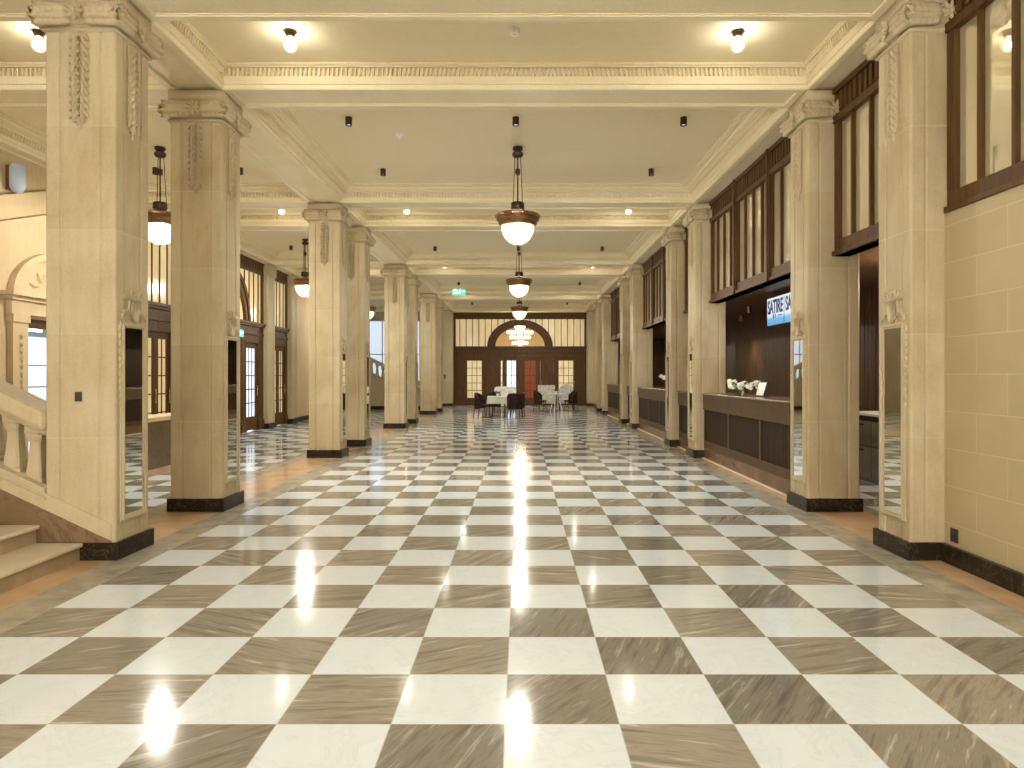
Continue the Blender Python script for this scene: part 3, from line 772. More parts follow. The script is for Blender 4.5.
def baluster_mesh(H):
    m = MB(); vs = []; k = H/.52
    for w, z in bp:
        c = w*.25
        vs += [(w-c,-w,z*k),(w,-w+c,z*k),(w,w-c,z*k),(w-c,w,z*k),(-w+c,w,z*k),(-w,w-c,z*k),(-w,-w+c,z*k),(-w+c,-w,z*k)]
    n = len(bp); fs = [(i*8+j, i*8+(j+1)%8, (i+1)*8+(j+1)%8, (i+1)*8+j) for i in range(n-1) for j in range(8)]
    m.add(vs, fs+[tuple(reversed(range(8))), tuple(range((n-1)*8, n*8))]); return m.mesh('baluster', M_stone)
me_bal = baluster_mesh(.49)
x = -4.065
while x > X_e+.1:
    o = part('baluster', me_bal, r); o.location = (x, (Yb0+Yb1)/2, zb_+sl*(xa-x)-.04); x -= .187
# far staircase
st2 = staircase('rear_staircase', 'distant stone staircase rising behind the fifth stair side column', -4.45, 31.37, 33.6, 10, .16, .33)
r2 = thing('rear_balustrade', 'distant raked stone balustrade in front of the bright tall window', 'balustrade', (0,0,0))
sl_keep = sl; sl = .485
b = MB(); xa2 = -4.3
b.add([(xa2,31.1,.14),(-9.05,31.1,.14),(-9.05,31.1,.4+sl*4.75),(xa2,31.1,.4),(xa2,31.3,.14),(-9.05,31.3,.14),(-9.05,31.3,.4+sl*4.75),(xa2,31.3,.4)], [(0,1,2,3),(7,6,5,4),(0,4,5,1),(1,5,6,2),(2,6,7,3),(3,7,4,0)])
b.build('flank', M_stone, r2)
MB().box(-9.05, xa2, 31.08, 31.32, 0, .14).build('foot', M_base, r2)
b = MB(); slab(b, xa2, -9.05, .95, 1.12, 31.05, 31.35); slab(b, xa2, -9.05, .36, .46, 31.07, 31.33); b.build('handrail', M_stone, r2)
me_bal2 = baluster_mesh(.56)
for i in range(18):
    o = part('baluster', me_bal2, r2); x = xa2-.15-.26*i; o.location = (x, 31.2, .42+sl*(xa2-x))
sl = sl_keep

# ------------------------------------------------------------------ transoms on the right
wn_ = [1]
def transom(y0, y1, thick_mull, nl):
    r = struct('window_%d' % wn_[0], (3.53, (y0+y1)/2, 0), -PI/2); wn_[0] += 1   # local x -> -Y, local -y -> -X
    W = y1-y0; h = W/2; f = MB()
    T = .16; z0, z1 = 2.86, 4.72
    f.box(-h, h, -.04, T, 4.34, 4.42); f.box(-h, h, -.0, T, 4.42, z1); f.box(-h, h, -.05, 0, 4.66, z1)
    n = int(W/.105)
    for i in range(n):
        x = -h+W*(i+.5)/n; f.box(x-.028, x+.028, -.03, 0, 4.44, 4.65)
    f.box(-h, h, -.02, T, z0, 3.03); f.box(-h, h, -.05, T, z0, z0+.05)
    f.box(-h, -h+.09, -.02, T, 3.03, 4.34); f.box(h-.09, h, -.02, T, 3.03, 4.34)
    secs = thick_mull+1
    for k in range(1, secs):
        x = -h+W*k/secs; f.box(x-.055, x+.055, -.05, T, z0, z1)
        f.box(x-.03, x+.03, -.07, -.05, z0, z1)
    tot = secs*nl
    for k in range(1, tot):
        if k % nl: x = -h+W*k/tot; f.box(x-.02, x+.02, -.01, .06, 3.03, 4.34)
    f.box(-h, h, .08, T, 3.03, 4.34)
    f.build('frame', M_wood, r, bevel=.004)
    MB().box(-h+.05, h-.05, .03, .05, 3.0, 4.36).build('pane', M_tmirror, r)
    return r
ya = sorted(YCOL)
transom(ya[1]+CD, ya[2], 2, 4)
for i in range(2, 9):
    a, c = ya[i]+CD-.02, ya[i+1]+.02
    transom(a, c, 0 if c-a < 2.5 else 2, 4)

# ------------------------------------------------------------------ reception room
b = MB()
def slatwall(b, x, y0, y1):
    b.box(x, x+.1, y0, y1, 0, 2.95)
    n = int((y1-y0)/.12)
    for i in range(n):
        yy = y0+(y1-y0)*(i+.5)/n; b.box(x-.010, x, yy-.052, yy+.052, 0, 2.95)
slatwall(b, 5.6, Y0, 27.4)
b.build('wall_reception_back', M_wood2, kind='structure')
MB().box(3.83, 6.3, Y0, 27.4, 2.95, 3.02).build('ceiling_reception', M_wood2, kind='structure')
# door lintel hidden behind the transoms
def counter(y0, y1, label, secs):
    r = thing('reception_counter', label, 'counter', (3.38, (y0+y1)/2, 0), -PI/2)
    W = y1-y0; h = W/2
    MB().box(-h, h, .0, .62, 0, .20).build('plinth', M_plinth, r, bevel=.004)
    MB().box(-h, h, -.035, -.0, 0, .012).build('floor_edge', M_pale, r)
    b = MB(); b.box(-h, h, .05, .60, .20, .92)
    b.box(-h, h, .0, .05, .20, .33)
    for k in range(secs+1):
        x = -h+W*k/secs; b.box(max(-h, x-.035), min(h, x+.035), .0, .05, .33, .92)
    b.build('body', M_counter, r, bevel=.003)
    s_ = MB()
    n = int(W/.045)
    for i in range(n):
        x = -h+W*(i+.5)/n; s_.box(x-.015, x+.015, .015, .05, .33, .90)
    s_.build('slatted_front', M_slat, r)
    MB().box(-h, h, -.02, .66, .90, 1.17).build('fascia', M_counter, r, bevel=.004)
    MB().box(-h, h, -.04, .70, 1.17, 1.20).build('countertop', plain('counter_top', (.20,.14,.08), .22, .1, .15, 6) if 'counter_top' not in bpy.data.materials else bpy.data.materials['counter_top'], r, bevel=.006)
    return r
counter(ya[3]+CD+.025, ya[4]-.012, 'long dark slatted reception counter nearest, carrying white orchids and a framed card', 3)
counter(ya[4]+CD+.025, ya[5]-.012, 'short dark counter section between the third and fourth counter side columns', 1)
counter(ya[5]+CD+.025, ya[6]-.012, 'middle long dark reception counter with a white bouquet on it', 3)
counter(ya[6]+CD+.025, ya[7]-.012, 'short dark counter section between the fifth and sixth counter side columns', 1)
counter(ya[7]+CD+.025, ya[8]-.012, 'farthest long dark reception counter, beyond the sixth counter side column', 3)
# back desk inside, seen through the near gap
r = thing('back_desk', 'grey green drawer cabinet with pale top seen through the gap beside the nearest column', 'cabinet', (4.95, 9.2, 0))
M_gg = plain('grey_green_panel', (.20,.18,.12), .4, 0, .15, 6)
MB().box(0, .6, -1.6, 1.2, .0, .94).build('body', M_gg, r, bevel=.004)
MB().box(-.03, .63, -1.62, 1.22, .95, .99).build('top', M_white, r, bevel=.005)
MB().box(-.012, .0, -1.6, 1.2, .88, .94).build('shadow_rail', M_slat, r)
for k in range(4):
    for z0, z1 in ((.06,.50),(.53,.86)):
        y_ = -1.58+.69*k; o = MB().box(-.02, 0, y_, y_+.66, z0, z1).build('drawer', M_gg, r, bevel=.004)
        MB().box(-.035, -.02, y_+.2, y_+.46, z1-.05, z1-.03).build('handle', M_bronze, o)
for i in range(4):
    o = thing('green_bottle', ['nearest','second','third','farthest'][i]+' of the small green bottles on the pale top of the back desk', 'bottle', (5.10+.03*(i%2), 9.05+.22*i, .99), 0, 'bottles on the back desk')
    MB().lathe([(.001,0),(.035,0),(.037,.02),(.037,.15),(.014,.20),(.013,.25),(.001,.25)], 12).build('body', plain('bottle_green', (.03,.09,.05), .1, 0, .1, 5) if i == 0 else bpy.data.materials['bottle_green'], o, smooth=True)
    MB().lathe([(.001,.25),(.016,.25),(.016,.27),(.001,.27)], 10).build('cap', M_gold, o)
MB().box(5.50, 5.54, 7.6, 10.4, .99, 1.5).build('display_panel', M_black)
tag(bpy.data.objects['display_panel'], 'black upright panel standing at the back of the inner desk', 'panel')
# hanging screen with the lettering
YS1, YS0 = 12.0, 10.62
r = thing('hanging_screen', 'lit white and blue hanging screen with dark blue lettering above the long counter', 'screen', (4.30, 0, 0))
ZS0, ZS1 = 2.385, 2.85
MB().box(.0, .07, YS0, YS1, ZS0-.015, ZS1+.015).build('housing', M_black, r, bevel=.004)
m, nt, p = mat('screen_picture')
sx = N(nt, 'ShaderNodeSeparateXYZ'); g = N(nt, 'ShaderNodeNewGeometry'); L(nt, g.outputs['Position'], sx.inputs[0])
mr = N(nt, 'ShaderNodeMapRange'); L(nt, sx.outputs['Z'], mr.inputs[0]); mr.inputs[1].default_value = ZS0; mr.inputs[2].default_value = ZS1
c_ = ramp(nt, mr.outputs[0], [(0,(.10,.38,.75)),(.22,(.18,.50,.85)),(.34,(.75,.86,.95)),(1,(.86,.92,.97))])
L(nt, c_, p.inputs['Emission Color']); p.inputs['Emission Strength'].default_value = 1.0; p.inputs['Base Color'].default_value = (.05,.05,.05,1)
MB().box(-.006, .0, YS0+.02, YS1-.02, ZS0, ZS1).build('display', m, r)
M_navy = emis('screen_navy', (.02,.03,.12), .6, (.02,.02,.08))
def text_mesh(name, s, w, h, o0, parent, m):
    cu = bpy.data.curves.new('t', 'FONT'); cu.body = s; cu.size = 1; cu.extrude = .002; cu.offset = .025
    ob = bpy.data.objects.new('t', cu); COL.objects.link(ob); bpy.context.view_layer.update()
    dg = bpy.context.evaluated_depsgraph_get(); me = bpy.data.meshes.new_from_object(ob.evaluated_get(dg))
    bpy.data.objects.remove(ob)
    xs = [v.co.x for v in me.vertices]; ys = [v.co.y for v in me.vertices]
    for v in me.vertices:
        u = (v.co.x-min(xs))/(max(xs)-min(xs))*w; q = (v.co.y-min(ys))/(max(ys)-min(ys))*h; e = v.co.z
        v.co = Vector((o0[0]-e, o0[1]-u, o0[2]+q))
    me.materials.clear(); me.materials.append(m)
    o = bpy.data.objects.new(name, me); COL.objects.link(o); o.parent = parent; return o
text_mesh('lettering', 'SATIRE', .68, .24, (-.009, YS1-.06, ZS0+.19), r, M_navy)
text_mesh('lettering', 'SA', .24, .24, (-.009, YS1-.86, ZS0+.19), r, M_navy)
for q in ((YS1-.795, YS1-.785, ZS0+.02, ZS1-.02), (YS1-.34, YS1-.30, ZS0+.10, ZS0+.18), (YS1-.42, YS1-.39, ZS0+.12, ZS0+.18), (YS1-.70, YS1-.52, ZS0+.14, ZS0+.155)):
    MB().box(-.010, -.006, *q).build('screen_mark', M_navy, r)
for y in (YS0+.2, YS1-.2): MB().tube((.035,y,ZS1),(.035,y,2.95),.015).build('hanger', M_black, r)
# spotlights inside the reception
sl_pts = [(4.7, 14.2), (5.25, 16.4), (4.75, 12.6), (5.2, 9.4), (5.2, 19.4), (5.2, 24.3)]
proto = None
for i, (x, y) in enumerate(sl_pts):
    lab = ['dark spotlight in the far end of the long counter ceiling','dark spotlight washing the ribbed wood wall behind the long counter','dark spotlight beside the hanging screen','dark spotlight above the back desk','dark spotlight above the middle counter room','dark spotlight above the farthest counter room'][i]
    if proto is None:
        proto = thing('reception_spotlight', lab, 'spotlight', (x, y, 2.95), 0, 'spotlights in the reception ceiling')
        MB().lathe([(.001,0),(.055,0),(.055,-.13),(.045,-.13),(.045,-.10),(.001,-.10)], 16).build('housing', M_brass, proto, smooth=True)
        MB().lathe([(.001,-.101),(.044,-.101)], 16).build('lens', M_lens, proto)
    else: dup(proto, (x, y, 2.95), 0, lab)

# flowers etc.
def orchid(name, label, loc, n, h, spread, dark=False):
    r = thing(name, label, 'flowers', loc)
    MB().lathe([(.001,0),(.05,0),(.065,.04),(.06,.10),(.045,.13),(.05,.145),(.04,.145),(.035,.10),(.001,.03)], 16).build('vase', M_black if dark else M_clear, r, smooth=True)
    s_ = MB(); lf = MB()
    for i in range(n):
        a = 2*PI*i/n+random.uniform(-.2,.2); q = spread*random.uniform(.3,1); tip = Vector((q*math.cos(a), q*math.sin(a), h*random.uniform(.7,1)))
        s_.tube((0,0,.1), tip, .005, 5)
        pt = MB()
        for k in range(3):
            c = tip+Vector((random.uniform(-.04,.04),random.uniform(-.04,.04),random.uniform(-.05,.03)))
            for e in range(5):
                an = 2*PI*e/5; pt.leaf(c, (math.cos(an), math.sin(an)*.6, math.sin(an)*.7), (-.6,-.6,.5), .05, .045, .01)
            pt.blob(tuple(c), .02, .02, .018, 6, 4)
        pt.build('blossom', M_petal, r)
        lf.leaf((0,0,.13), (math.cos(a), math.sin(a), .6), (-math.cos(a)*.5,-math.sin(a)*.5,1), .17, .06, .01)
    s_.build('stems', M_leaf, r); lf.build('leaves', M_leaf, r)
    return r
orchid('orchid_arrangement', 'spread white orchids in a low vase on the nearest long counter', (3.62, 11.35, 1.20), 14, .22, .30)
orchid('flower_bouquet', 'round white bouquet in a dark vase on the middle counter', (3.75, 17.6, 1.20), 12, .34, .16, True)
r = thing('framed_card', 'small white framed card leaning on the nearest long counter beside the orchids', 'sign', (3.66, 10.55, 1.207), 0)
R_ = Matrix.Rotation(math.radians(-14), 4, 'Y') @ Matrix.Identity(4)
Mx = Matrix.Rotation(math.radians(16), 4, 'Y')
MB().box(0,.02,-.17,.17,0,.23, Mx).build('frame', M_black, r)
MB().box(-.004,0,-.155,.155,.015,.215, Mx).build('card', M_white, r)
MB().box(.05,.16,-.01,.01,0,.012).build('stand', M_black, r)
o = MB().box(-.04,.04,-.03,.03,0,.09).build('small_box', M_leather); o.location = (3.7, 8.95, 1.20); tag(o, 'small dark red box on the near end of the long counter', 'box')

# sockets
def socket(label, loc, ax):
    r = thing('wall_socket', label, 'socket', loc)
    if ax == 'y': MB().box(-.03,.03,-.010,.0,-.04,.04).build('plate', M_bronze, r, bevel=.003); MB().box(-.017,.017,-.014,-.010,-.02,.02).build('switch', M_black, r)
    else: MB().box(-.012,.0,-.045,.045,-.055,.055).build('plate', M_bronze, r, bevel=.003); MB().box(-.016,-.012,-.02,.02,-.02,.02).build('switch', M_black, r)
socket('small bronze switch plate on the front of the column beside the staircase', (-3.655, Y0+.019, 1.35), 'y')
socket('dark bronze socket low on the block wall just above the black baseboard', (3.5, 5.54, .235), 'x')

# ------------------------------------------------------------------ lamps
WARM = (1.0, .985, .95)
LIGHTS = []
def light(kind, name, loc, power, color, **kw):
    d = bpy.data.lights.new(name, kind); d.energy = power; d.color = color
    for k, v in kw.items(): setattr(d, k, v)
    o = bpy.data.objects.new(name, d); COL.objects.link(o); o.location = loc; return o
P_PEND, P_GLOBE, P_SPOT = 1600, 50, 260
pend = thing('pendant_lamp', 'x', 'pendant lamp', (-.05, Y0+CD+PAIR+2.25, ZC), 0, None)
MB().lathe([(.001,0),(.075,0),(.08,-.03),(.06,-.05),(.045,-.06),(.06,-.07),(.085,-.09),(.085,-.12),(.06,-.15),(.001,-.155)], 24).build('canopy', M_bronze, pend, smooth=True)
b = MB()
for a in range(3):
    an = 2*PI*a/3+.5; b.tube((.05*math.cos(an), .05*math.sin(an), -.14), (.085*math.cos(an), .085*math.sin(an), -.86), .006, 6)
b.tube((0,0,-.14),(0,0,-1.0),.011, 8); b.lathe([(.001,-.97),(.06,-.975),(.06,-1.01),(.001,-1.01)], 16)
b.build('rods', M_bronze, pend)
MB().lathe([(.001,-.33),(.035,-.33),(.038,-.37),(.035,-.42),(.001,-.42)], 12).build('clasp', M_bronze, pend, smooth=True)
MB().lathe([(.001,-.84),(.09,-.84),(.105,-.86),(.10,-.89),(.105,-.93),(.09,-.95),(.001,-.95)], 20).build('collar', M_bronze, pend, smooth=True)
rim = MB().lathe([(.05,-.985),(.33,-1.03),(.345,-1.045),(.34,-1.065),(.315,-1.075),(.31,-1.09),(.325,-1.10),(.32,-1.115),(.29,-1.13),(.285,-1.15),(.295,-1.16),(.285,-1.18),(.262,-1.20),(.25,-1.20),(.25,-1.17),(.28,-1.12),(.30,-1.05),(.05,-1.0),(.05,-.985)], 40).build('rim', M_brass, pend, smooth=True)
rb = MB()
for i in range(14):
    an = 2*PI*i/14; rb.blob((.333*math.cos(an), .333*math.sin(an), -1.06), .013, .013, .013, 6, 4)
rb.build('studs', M_gold, rim)
MB().lathe([(.252,-1.19),(.25,-1.24),(.235,-1.31),(.20,-1.38),(.14,-1.44),(.07,-1.472),(.001,-1.48)], 32).build('glass_bowl', M_bowl, pend, smooth=True)
MB().lathe([(.001,-1.478),(.02,-1.478),(.024,-1.49),(.01,-1.505),(.001,-1.51)], 12).build('finial', M_brass, pend, smooth=True)
for a in range(3):
    an = 2*PI*a/3; c = (.09*math.cos(an), .09*math.sin(an), -1.29); bl = MB(); bl.blob(c, .03,.03,.045, 10, 8); bl.build('bulb', emis('bulb_glow', (1,.85,.6), 5) if a == 0 else bpy.data.materials['bulb_glow'], pend, smooth=True)
PL = ['nearest brass bowl pendant hanging on the middle line of the hall', 'second brass bowl pendant on the middle line of the hall', 'third brass bowl pendant on the middle line of the hall',
      'fourth and farthest brass bowl pendant on the middle line, before the arch']
pend['label'] = PL[0]; pend['group'] = 'pendant lamps along the hall'
PY = Y0+CD+PAIR+2.25
pts = []
for k in range(4):
    y = PY+PER*k
    if k: dup(pend, (-.05, y, ZC), 0, PL[k])
    pts.append((-.05, y))
AL = ['aisle brass bowl pendant glimpsed between the two nearest stair side columns', 'aisle brass bowl pendant beside the arched wooden doors', 'aisle brass bowl pendant glimpsed beyond the fourth stair side column']
for k in range(3):
    dup(pend, (-5.5, PY+PER*k, ZC), 0, AL[k], 'pendant lamps in the side aisle'); pts.append((-5.5, PY+PER*k))
dup(pend, (-.05, PY-PER, ZC), 0, 'brass bowl pendant overhead in the front bay, above the view'); pts.append((-.05, PY-PER))
for i, (x, y) in enumerate(pts):
    light('POINT', 'pendant_light', (x, y, ZC-1.27), P_PEND, WARM, shadow_soft_size=.06)

globe = thing('globe_light', 'x', 'ceiling light', (0,0,ZC), 0, 'glass globe lights on the ceiling')
MB().lathe([(.001,0),(.055,0),(.058,-.012),(.048,-.03),(.042,-.05),(.047,-.062),(.040,-.066),(.001,-.066)], 20).build('cap', M_bronze, globe, smooth=True)
MB().lathe([(.040,-.06),(.058,-.08),(.069,-.12),(.064,-.165),(.042,-.195),(.001,-.207)], 20).build('globe', M_globe, globe, smooth=True)
gp = []
GN = ['first','second','third','fourth','fifth']
for k in range(-1, 4):
    y = Y0+(PAIR+CD)/2+PER*k
    for x, side in ((-2.33,'stair side'), (2.19,'counter side'), (-4.87,'aisle')):
        if k == -1 and side == 'aisle': continue
        gp.append((x, y, ('round glass globe light on the %s ceiling, %s of its row in view' % (side, ORD[k])) if k >= 0 else ('round glass globe light on the %s ceiling behind the viewer' % side)))
for i, (x, y, lab) in enumerate(gp):
    if i == 0: globe.location = (x, y, ZC); globe['label'] = lab
    else: dup(globe, (x, y, ZC), 0, lab)
    light('POINT', 'globe_bulb', (x, y, ZC-.135), P_GLOBE, WARM, shadow_soft_size=.028)

spot = thing('ceiling_spotlight', 'x', 'spotlight', (0,0,ZC), 0, 'dark cylinder spotlights on the ceiling')
MB().lathe([(.001,0),(.045,0),(.045,-.11),(.038,-.11),(.038,-.09),(.001,-.09)], 16).build('housing', M_bronze, spot, smooth=True)
MB().lathe([(.001,-.0905),(.037,-.0905)], 16).build('lens', M_lens, spot)
sp = [(-2.32,9.25),(-.07,9.25),(2.19,9.25),(-2.32,11.56),(2.19,11.56)]
for k in (1,2,3): sp += [(-2.32,11.5+PER*k),(-.07,11.5+PER*k),(2.19,11.5+PER*k)]
sp += [(-6.12,11.5),(-4.7,11.5),(-6.16,18.4),(-4.7,18.4)]
sp += [(-2.32,2.2),(-.07,2.2),(2.19,2.2),(-2.32,4.5),(2.19,4.5)]
for k, (x, y) in enumerate(sp):
    sd = 'aisle' if x < -4 else ('stair side' if x < -1 else ('middle' if x < 1 else 'counter side'))
    bay = ['nearest','second','third','fourth'][min(3, int((y-8)/PER))]
    row = 'front row' if abs((y-8) % PER-1.25) < .3 else 'back row'
    lab = 'small dark cylinder spotlight, %s of the %s large ceiling bay, %s' % (sd, bay, row)
    if y < 5: lab = 'small dark cylinder spotlight overhead in the front bay, %s, %s' % (sd, 'nearer the stairs' if y > 3 else 'toward the entrance')
    if x < -4: lab = 'small dark cylinder spotlight, aisle ceiling bay %s, %s' % ('behind the second column' if y < 12 else 'by the arched doors', 'wall side' if x < -5.5 else 'column side')
    if k == 0: spot.location = (x, y, ZC); spot['label'] = lab
    else: dup(spot, (x, y, ZC), 0, lab)
    light('SPOT', 'spotlight_beam', (x, y, ZC-.115), P_SPOT*(.42 if y < 5 else 1), (1,.985,.95), shadow_soft_size=.044, spot_size=math.radians(105), spot_blend=.9)
# wall washer spots within reception
for x, y in sl_pts:
    light('SPOT', 'reception_beam', (x, y, 2.95-.14), 100, (1,.75,.5), shadow_soft_size=.03, spot_size=math.radians(80), spot_blend=.8)
light('POINT', 'reception_fill', (4.7, 8.0, 2.6), 75, (1,.85,.65), shadow_soft_size=.1)  # bare fill light added to brighten the reception and passage, no fixture

# smoke detector
det = thing('smoke_detector', 'small white smoke detector in the middle of the nearest small ceiling bay', 'smoke detector', (-.07, 6.9, ZC))
MB().lathe([(.001,0),(.055,0),(.055,-.03),(.04,-.05),(.001,-.052)], 20).build('body', M_white, det, smooth=True)
MB().lathe([(.001,-.052),(.02,-.052),(.018,-.066),(.001,-.068)], 14).build('sensor_cap', M_white, det, smooth=True)
for i, (x, y) in enumerate(((-1.75,9.9),(-2.3,16.3),(1.6,16.3))):
    dup(det, (x, y, ZC), 0, ['tiny white detector on the stair side of the nearest large ceiling bay','tiny white detector on the stair side of the second large ceiling bay','tiny white detector on the counter side of the second large ceiling bay'][i])

# exit signs
def exit_sign(label, loc, rz, w, h):
    r = thing('exit_sign', label, 'exit sign', loc, rz)
    MB().box(-w/2, w/2, 0, .04, -h/2, h/2).build('panel', M_exit, r, bevel=.004)
    b = MB(); s = h
    b.box(-w*.40, -w*.12, -.004, 0, -s*.32, s*.32)                 # door
    b.blob((w*.10,-.002,s*.26), s*.07, .003, s*.07, 8, 5)
    def limb(x0,z0,x1,z1,t):
        d = Vector((x1-x0,0,z1-z0)); n = Vector((-d.z,0,d.x)).normalized()*t
        a = Vector((x0,-.004,z0)); c = Vector((x1,-.004,z1)); b.add([a-n,c-n,c+n,a+n], [(0,1,2,3)])
    limb(w*.10,s*.18,w*.08,-s*.05,s*.055); limb(w*.08,-s*.05,w*.16,-s*.2,s*.04); limb(w*.16,-s*.2,w*.12,-s*.34,s*.035)
    limb(w*.08,-s*.05,w*.0,-s*.18,s*.04); limb(w*.0,-s*.18,-w*.06,-s*.28,s*.035); limb(w*.10,s*.14,w*.18,s*.02,s*.03); limb(w*.1,s*.14,w*.0,s*.08,s*.03)
    limb(w*.24,0,w*.42,0,s*.04); limb(w*.34,s*.12,w*.42,0,s*.035); limb(w*.34,-s*.12,w*.42,0,s*.035)
    b.build('pictogram', M_exitw, r); return r
exit_sign('green exit sign on the ceiling beam on the stair side, before the far doors', (-2.42, YCOL[8]-.05, 4.80), 0, .52, .30)
exit_sign('small green exit sign beside the arched wooden doors in the aisle', (-7.22, 17.7, 2.62), PI/2, .36, .18)

# chandelier in the lobby
r = thing('crystal_chandelier', 'brightly lit tiered crystal chandelier behind the arched fanlight', 'chandelier', (-.05, 38.8, ZC))
b = MB(); b.tube((0,0,0),(0,0,-1.0),.015); b.lathe([(.001,0),(.1,0),(.08,-.05),(.001,-.06)],16); b.build('stem', M_gold, r)
for R, z, n in ((.70,-1.02,22),(.55,-1.30,18),(.40,-1.62,14)):
    b = MB(); b.lathe([(R,0),(R+.02,-.01),(R,-.03),(R-.02,-.01),(R,0)], 32, Matrix.Translation((0,0,z+.06)))
    for i in range(4): a = PI*i/2; b.tube((0,0,z+.08),(R*math.cos(a),R*math.sin(a),z+.04),.01,6)
    tier = b.build('ring', M_gold, r)
    c = MB()
    for i in range(n): a = 2*PI*i/n; c.blob((R*math.cos(a), R*math.sin(a), z-.02), .05, .05, .075, 8, 6)
    c.build('crystals', M_crystal, tier, smooth=True)
light('POINT', 'chandelier_light', (-.05, 38.8, 3.75), 260, (1,.80,.5), shadow_soft_size=.3)

# ------------------------------------------------------------------ furniture at the far end
def armchair(label, loc, rz, group='dark armchairs around the far tables', m=M_leather):
    r = thing('armchair', label, 'chair', loc, rz, group)      # faces -y
    MB().box(-.24,.24,-.25,.22,.40,.48).build('seat', m, r, bevel=.03)
    b = MB(); K = 14; vs = []
    for i in range(K+1):
        a = PI*(-.02)+PI*1.04*i/K; t = abs(i/K-.5)*2
        top = .90-.22*t**2.5
        for R, z in ((.29,.32),(.29,top),(.235,top),(.235,.32)):
            vs.append((R*math.cos(a), -.02+R*math.sin(a)*1.02, z))
    b.add(vs, [(i*4+j, (i+1)*4+j, (i+1)*4+(j+1)%4, i*4+(j+1)%4) for i in range(K) for j in range(4)]+[(0,1,2,3),(K*4+3,K*4+2,K*4+1,K*4)])
    b.build('backrest', m, r, bevel=.015, smooth=False)
    for sx_ in (-1,1):
        for sy_ in (-1,1): MB().tube((sx_*.20, sy_*.19, .40),(sx_*.23, sy_*.23, 0),.022,8,.014).build('leg', M_wood, r)
    return r
def cloth_table(label, loc, R, drop, rz=0, legs=False):
    r = thing('dining_table', label, 'table', loc, rz)
    if not legs:
        b = MB(); K = 40; vs = [(0,0,.76)]
        for i in range(K):
            a = 2*PI*i/K; sq = 1/max(abs(math.cos(a)), abs(math.sin(a)))**.8; vs.append((R*sq*math.cos(a), R*sq*math.sin(a), .76))
        for i in range(K):
            a = 2*PI*i/K; sq = 1/max(abs(math.cos(a)), abs(math.sin(a)))**.8; q = 1.02+.05*math.sin(a*10); vs.append((R*sq*q*math.cos(a), R*sq*q*math.sin(a), .76-drop))
        b.add(vs, [(0,1+i,1+(i+1)%K) for i in range(K)]+[(1+i,1+K+i,1+K+(i+1)%K,1+(i+1)%K) for i in range(K)])
        b.build('cloth', M_cloth, r)
    else:
        MB().lathe([(.001,.73),(R,.73),(R+.01,.745),(R,.76),(.001,.76)], 32).build('tabletop', M_white, r, smooth=True)
    b = MB()
    for i in range(4):
        a = PI/4+PI*i/2; rr_ = R*.75; o = MB().tube((rr_*math.cos(a)*.3 if legs else rr_*math.cos(a), rr_*math.sin(a)*.3 if legs else rr_*math.sin(a), .74),(rr_*math.cos(a), rr_*math.sin(a), 0),.018,8); o.build('leg', M_white if legs else M_wood, r)
    return r
cloth_table('white clothed table among the dark armchairs, stair side group', (-.82, 25.3, 0), .42, .26)
armchair('dark armchair at the stair side table, facing the table from the aisle', (-1.42, 24.9, 0), math.radians(70))
armchair('dark armchair with its rounded back to the hall, nearest of the stair side group', (-.22, 24.55, 0), math.radians(168))
armchair('dark armchair on the far side of the white clothed table', (-1.05, 26.2, 0), math.radians(-10))
armchair('dark armchair behind the nearest one, beside the white clothed table', (-.12, 25.7, 0), math.radians(-80))
# settee
r = thing('patterned_settee', 'pale patterned settee with wide back behind the stair side table', 'settee', (-.65, 28.2, 0), 0)
MB().box(-.44,.44,-.25,.22,.28,.50).build('seat', M_floral, r, bevel=.05)
b = MB(); b.prism([(-.42,.5),(.42,.5),(.46,.95),(.42,1.04),(.32,1.07),(-.32,1.07),(-.42,1.04),(-.46,.95)], .14, .28, Matrix(((1,0,0,0),(0,0,1,0),(0,1,0,0),(0,0,0,1)))); b.build('backrest', M_floral, r, bevel=.03)
for sx_ in (-1,1):
    MB().box(sx_*.40,sx_*.49,-.25,.24,.28,.66).build('armrest', M_floral, r, bevel=.03)
    for sy_ in (-.2,.18): MB().tube((sx_*.42,sy_,.3),(sx_*.44,sy_,0),.022,8,.015).build('leg', M_wood, r)
# second group
cloth_table('white table with splayed white legs in the counter side group', (1.50, 29.2, 0), .36, 0, .4, True)
armchair('dark armchair on the stair side of the white legged table', (.80, 29.1, 0), math.radians(75))
armchair('dark armchair on the counter side of the white legged table', (2.15, 29.4, 0), math.radians(-75))
for i, (x, lab) in enumerate(((1.12,'pale patterned wing chair behind the white legged table'),(1.98,'pale rounded patterned chair beside the wing chair'))):
    r = thing('wing_chair', lab, 'chair', (x, 30.1, 0), 0)
    w = .36 if i == 0 else .33
    MB().box(-w,w,-.28,.2,.30,.48).build('seat', M_floral, r, bevel=.04)
    if i == 0: MB().box(-w-.02,w+.02,.12,.24,.4,1.10).build('backrest', M_floral, r, bevel=.03)
    else: MB().prism([(.34*math.cos(PI*k/10), .78+.38*math.sin(PI*k/10)) for k in range(11)]+[(-.30,.42),(.30,.42)], .12, .22, Matrix(((1,0,0,0),(0,0,1,0),(0,1,0,0),(0,0,0,1)))).build('backrest', M_floral, r, bevel=.03)
    for sx_ in (-1,1):
        for sy_ in (-.22,.15): MB().tube((sx_*(w-.05),sy_,.31),(sx_*(w-.03),sy_,0),.02,8,.013).build('leg', M_wood, r)
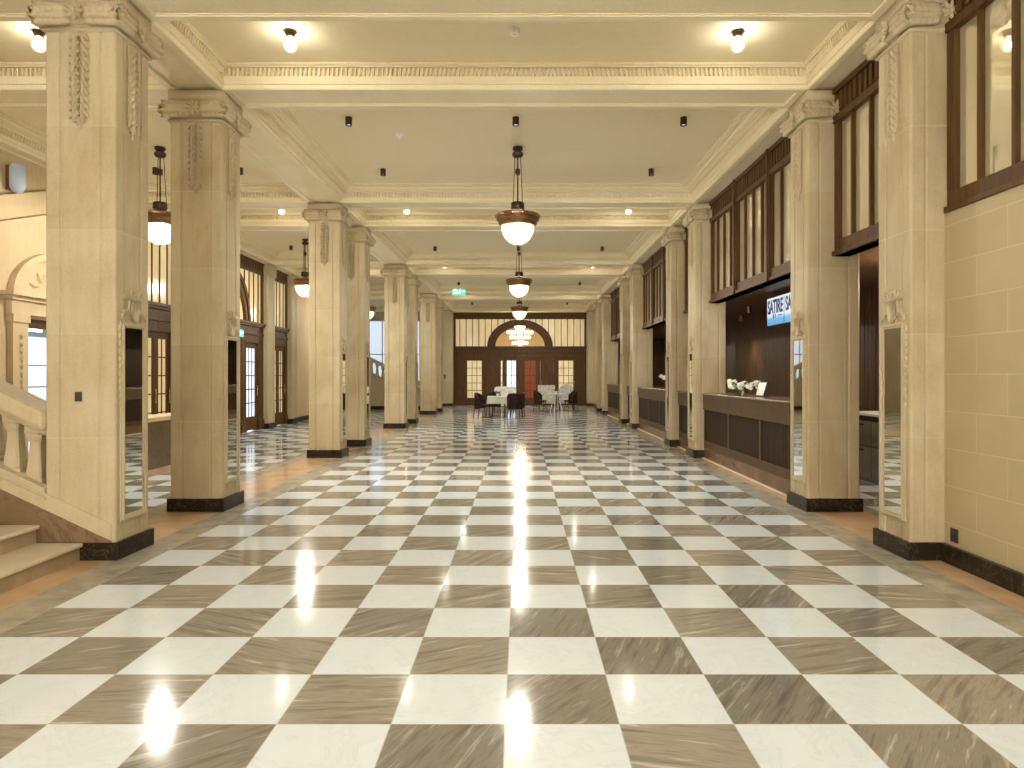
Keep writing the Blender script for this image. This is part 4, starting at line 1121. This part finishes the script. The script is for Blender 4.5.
# centrepieces on the tables
for i, (x, y) in enumerate(((-.85,25.25),(1.50,29.2))):
    r = thing('table_flowers', ['leafy centrepiece on the white clothed table','leafy centrepiece on the white legged table'][i], 'flowers', (x, y, .76))
    MB().lathe([(.001,0),(.05,0),(.06,.08),(.05,.1),(.001,.1)], 12).build('pot', M_white, r, smooth=True)
    lf = MB()
    for k in range(14): a = 2*PI*k/14; lf.leaf((0,0,.09), (math.cos(a), math.sin(a), .5+.6*random.random()), (-math.cos(a)*.5,-math.sin(a)*.5,1), .17, .06, .01)
    lf.build('leaves', M_leaf, r)

# wall sconce at far left pilaster
r = thing('wall_lamp', 'small dark wall lamp on the pale pilaster before the far doors', 'wall light', (-3.75, YEND, 1.42))
MB().box(-.03,.03,-.02,0,-.06,.12).build('backplate', M_bronze, r); MB().lathe([(.03,0),(.06,.10),(.055,.10),(.025,.0)],12,Matrix.Translation((0,-.08,.05))).build('shade', M_bronze, r)
MB().tube((0,-.01,.03),(0,-.08,.05),.008).build('arm', M_bronze, r)
# dark notice panel on the far right wall
r = thing('notice_panel', 'tall dark notice panel on the pale wall past the farthest counter', 'panel', (3.6, 31.5, 1.1))
MB().box(-.05,0,-.35,.35,0,1.6).build('frame', M_bronze, r, bevel=.004); MB().box(-.055,-.05,-.30,.30,.05,1.55).build('sheet', M_black, r)

# ------------------------------------------------------------------ world, camera, view
w = bpy.data.worlds.new('world'); scene.world = w; w.use_nodes = True
bg = w.node_tree.nodes['Background']; bg.inputs[0].default_value = (1,1,.98,1); bg.inputs[1].default_value = 14
cam = bpy.data.cameras.new('camera'); co = bpy.data.objects.new('camera', cam); COL.objects.link(co)
co.location = (0, 0, 1.525); co.rotation_euler = (PI/2, 0, 0)
cam.sensor_width = 36; cam.lens = 687/1024*36; cam.shift_x = -9/1024; cam.shift_y = -8.5/1024
cam.clip_end = 200; cam.clip_start = .05
scene.camera = co
vs = scene.view_settings; vs.view_transform = 'Standard'; vs.look = 'None'; vs.gamma = 1; vs.exposure = -0.08; vs.use_curve_mapping = False
scene.cycles.max_bounces = 8; scene.cycles.diffuse_bounces = 5; scene.cycles.glossy_bounces = 4; scene.cycles.transparent_max_bounces = 12
scene.cycles.use_denoising = True; scene.cycles.sample_clamp_indirect = 6
scene.cycles.caustics_reflective = False; scene.cycles.caustics_refractive = False
